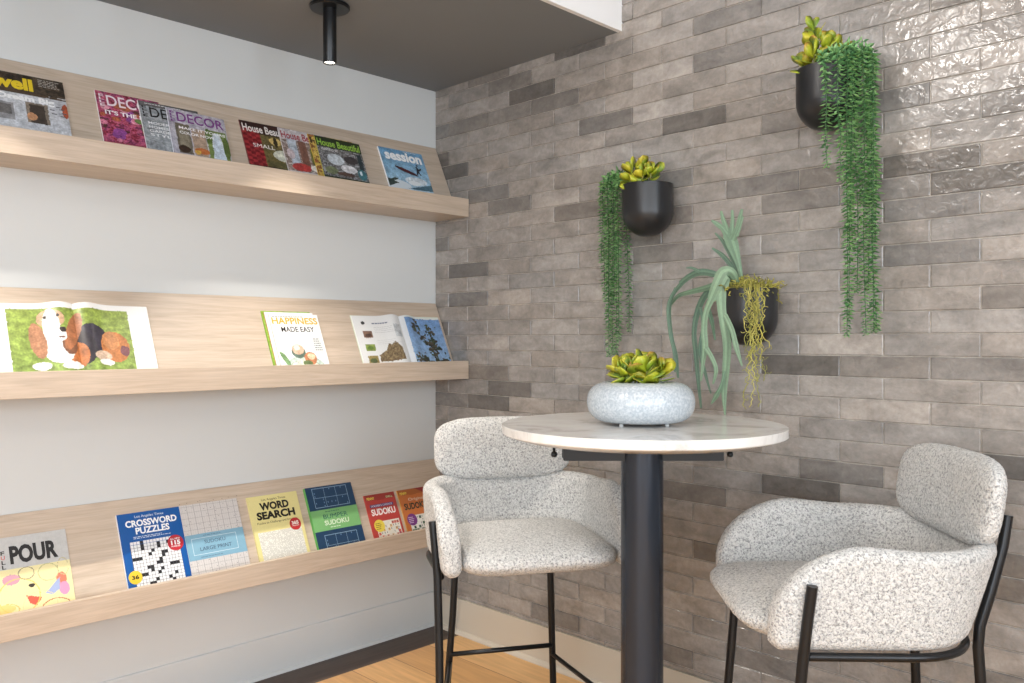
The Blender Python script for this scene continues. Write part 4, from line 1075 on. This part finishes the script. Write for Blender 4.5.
def make_stool(loc, yaw, label):
    t = tag(empty('bar_stool', loc, yaw), label, 'bar stool', 'boucle bar stools at the marble table')
    # wrap-round shell
    m = MB(); nS = 420; prof_n = 0; TH = .0275; rings = []
    for i in range(nS+1):
        # finer sampling at the two ends
        q = i/nS; s = q-.06*math.sin(2*PI*q)/1.0*1 if False else q
        base = band_center(s, ZB_)
        d = .235-base.x
        zt = arm_top(max(0, d)); zb = ZB_+(.02*(1-d/.03)**2 if d < .03 else 0)
        k = min(1, d/.026) if d < .026 else 1
        th = TH*math.sqrt(max(.0, 1-(1-k)**2))+.0008
        # ring of the section
        ring = []; hh = (zt-zb)/2; zc = (zt+zb)/2; rc = min(TH*.98, hh)
        sec = []
        ns, ncap = 44, 14
        for a_ in range(ncap): a = PI*a_/ncap; sec.append((math.cos(a), zt-rc+rc*math.sin(a)))
        for a_ in range(ns): sec.append((-1, zt-rc-(zt-zb-2*rc)*a_/ns))
        for a_ in range(ncap): a = PI+PI*a_/ncap; sec.append((math.cos(a), zb+rc+rc*math.sin(a)))
        for a_ in range(ns): sec.append((1, zb+rc+(zt-zb-2*rc)*a_/ns))
        for (w, z) in sec:
            p = band_center(s, z); p2 = band_center(min(1, s+.004), z); p1 = band_center(max(0, s-.004), z)
            tn = (p2-p1); tn.z = 0; tn.normalize(); nrm = Vector((tn.y, -tn.x, 0))
            h = (z-ZB_)/(ZT_-ZB_); puff = 1+.10*math.sin(PI*min(1, max(0, h)))
            ring.append(p+nrm*(th*puff*w))
        rings.append(ring)
    k = len(rings[0])
    vs = [v for r_ in rings for v in r_]
    fs = [(i*k+j, i*k+(j+1) % k, (i+1)*k+(j+1) % k, (i+1)*k+j) for i in range(nS) for j in range(k)]
    fs += [tuple(range(k))[::-1], tuple(nS*k+j for j in range(k))]
    m.add(vs, fs); finish_fabric(m, 'arm_shell', t, .0012)
    # seat cushion
    def seat(a, b2):
        e = 2/5.5; q = abs(math.cos(b2))**(2/3.0); ca, sa = sgnpow(math.cos(a), e), sgnpow(math.sin(a), e)
        x, y = .262*ca*q, .247*sa*q; z = .050*sgnpow(math.sin(b2), 2/2.7)
        if z > 0: z += .005*(1-(x/.262)**2)*(1-(y/.247)**2)
        if z < 0: x *= 1-.16*min(1, -z/.050)*(1 if x > 0 else .2)
        return Vector((.019+x, y, .612+z))
    finish_fabric(superq(seat), 'seat', t)
    # backrest cushion
    def pad(a, b2):
        e = 2/3.7; q = abs(math.cos(b2))**(2/3.2); y = .250*sgnpow(math.cos(a), e)*q; z = .108*sgnpow(math.sin(a), e)*q
        x = .040*sgnpow(math.sin(b2), 2/2.6)
        return Vector((-.308+x+.45*y*y-.16*(z+.06), y, .889+z))
    finish_fabric(superq(pad), 'backrest', t)
    rb = .0124
    bar = {}
    for s in (1, -1):
        pts = [(.150, .322*s, .735), (.158, .316*s, .66), (.166, .310*s, .575), (.185, .307*s, .35), (.222, .309*s, -ZS/KS+.001)]
        mm = MB(); mm.tube(pts, [rb]*5, 16); mm.build('leg', M['black'], t, smooth=False); smooth_by_angle(bpy.data.objects[mm_name(t, 'leg')], 40)
        pts = [(-.362, .160*s, .860), (-.350, .163*s, .79), (-.318, .168*s, .68), (-.292, .170*s, .60), (-.287, .172*s, .55), (-.30, .182*s, .30), (-.340, .204*s, -ZS/KS+.001)]
        mm = MB(); mm.tube(pts, [rb]*7, 16); mm.build('leg', M['black'], t); smooth_by_angle(bpy.data.objects[mm_name(t, 'leg')], 40)
    # rail that follows the shell under the seat
    mm = MB(); pts = []
    for i in range(61):
        s = .055+(1-.11)*i/60; p = band_center(s, ZB_); p1 = band_center(s-.004, ZB_); p2 = band_center(s+.004, ZB_)
        tn = p2-p1; tn.normalize(); nrm = Vector((tn.y, -tn.x, 0))
        if nrm.dot(Vector((p.x, p.y, 0))) < 0: nrm = -nrm
        pts.append((p+nrm*.026)[:2]+(.5695,))
    mm.tube(pts, .0098, 12); mm.build('under_seat_rail', M['black'], t, smooth=True)
    for s in (1, -1):
        mm = MB(); mm.tube([(-.312, .189*s, .125), (.205, .307*s, .10)], .008, 12); mm.build('stretcher', M['black'], t, smooth=True)
    mm = MB(); mm.tube([(-.309, .187, .158), (-.309, -.187, .158)], .0085, 12); mm.build('stretcher', M['black'], t, smooth=True)
    mm = MB(); mm.tube([(.200, .307, .19), (.200, -.307, .19)], .0085, 12); mm.build('footrest', M['black'], t, smooth=True)
    for c_ in t.children: c_.data.transform(Matrix.Translation((0, 0, ZS)) @ Matrix.Scale(KS, 4))
    return t
def mm_name(t, n): return [c for c in t.children if c.name.split('.')[0] == n][-1].name

c1 = world(.039*KS, 2.73*KS); f1 = RT*.242+FW*-.970
c2 = world(.822*KS, 2.168*KS); f2 = RT*-.9995+FW*.03
make_stool((c1.x, c1.y, 0), math.atan2(f1.y, f1.x), 'cream boucle bar stool left of the table, between it and the shelves')
make_stool((c2.x, c2.y, 0), math.atan2(f2.y, f2.x), 'cream boucle bar stool right of the table, seen from its side')

# ------------------------------------------------------------------ world and look
w = bpy.data.worlds.new('sky'); sc.world = w; w.use_nodes = True
bg = w.node_tree.nodes['Background']; bg.inputs[0].default_value = (.62, .74, .9, 1); bg.inputs[1].default_value = 1.0
sc.view_settings.view_transform = 'Standard'; sc.view_settings.look = 'None'; sc.view_settings.exposure = 0.14; sc.view_settings.gamma = 1
sc.view_settings.use_curve_mapping = False
sc.cycles.use_denoising = True; sc.cycles.max_bounces = 8; sc.cycles.diffuse_bounces = 4; sc.cycles.caustics_reflective = False; sc.cycles.caustics_refractive = False
sc.cycles.sample_clamp_indirect = 4
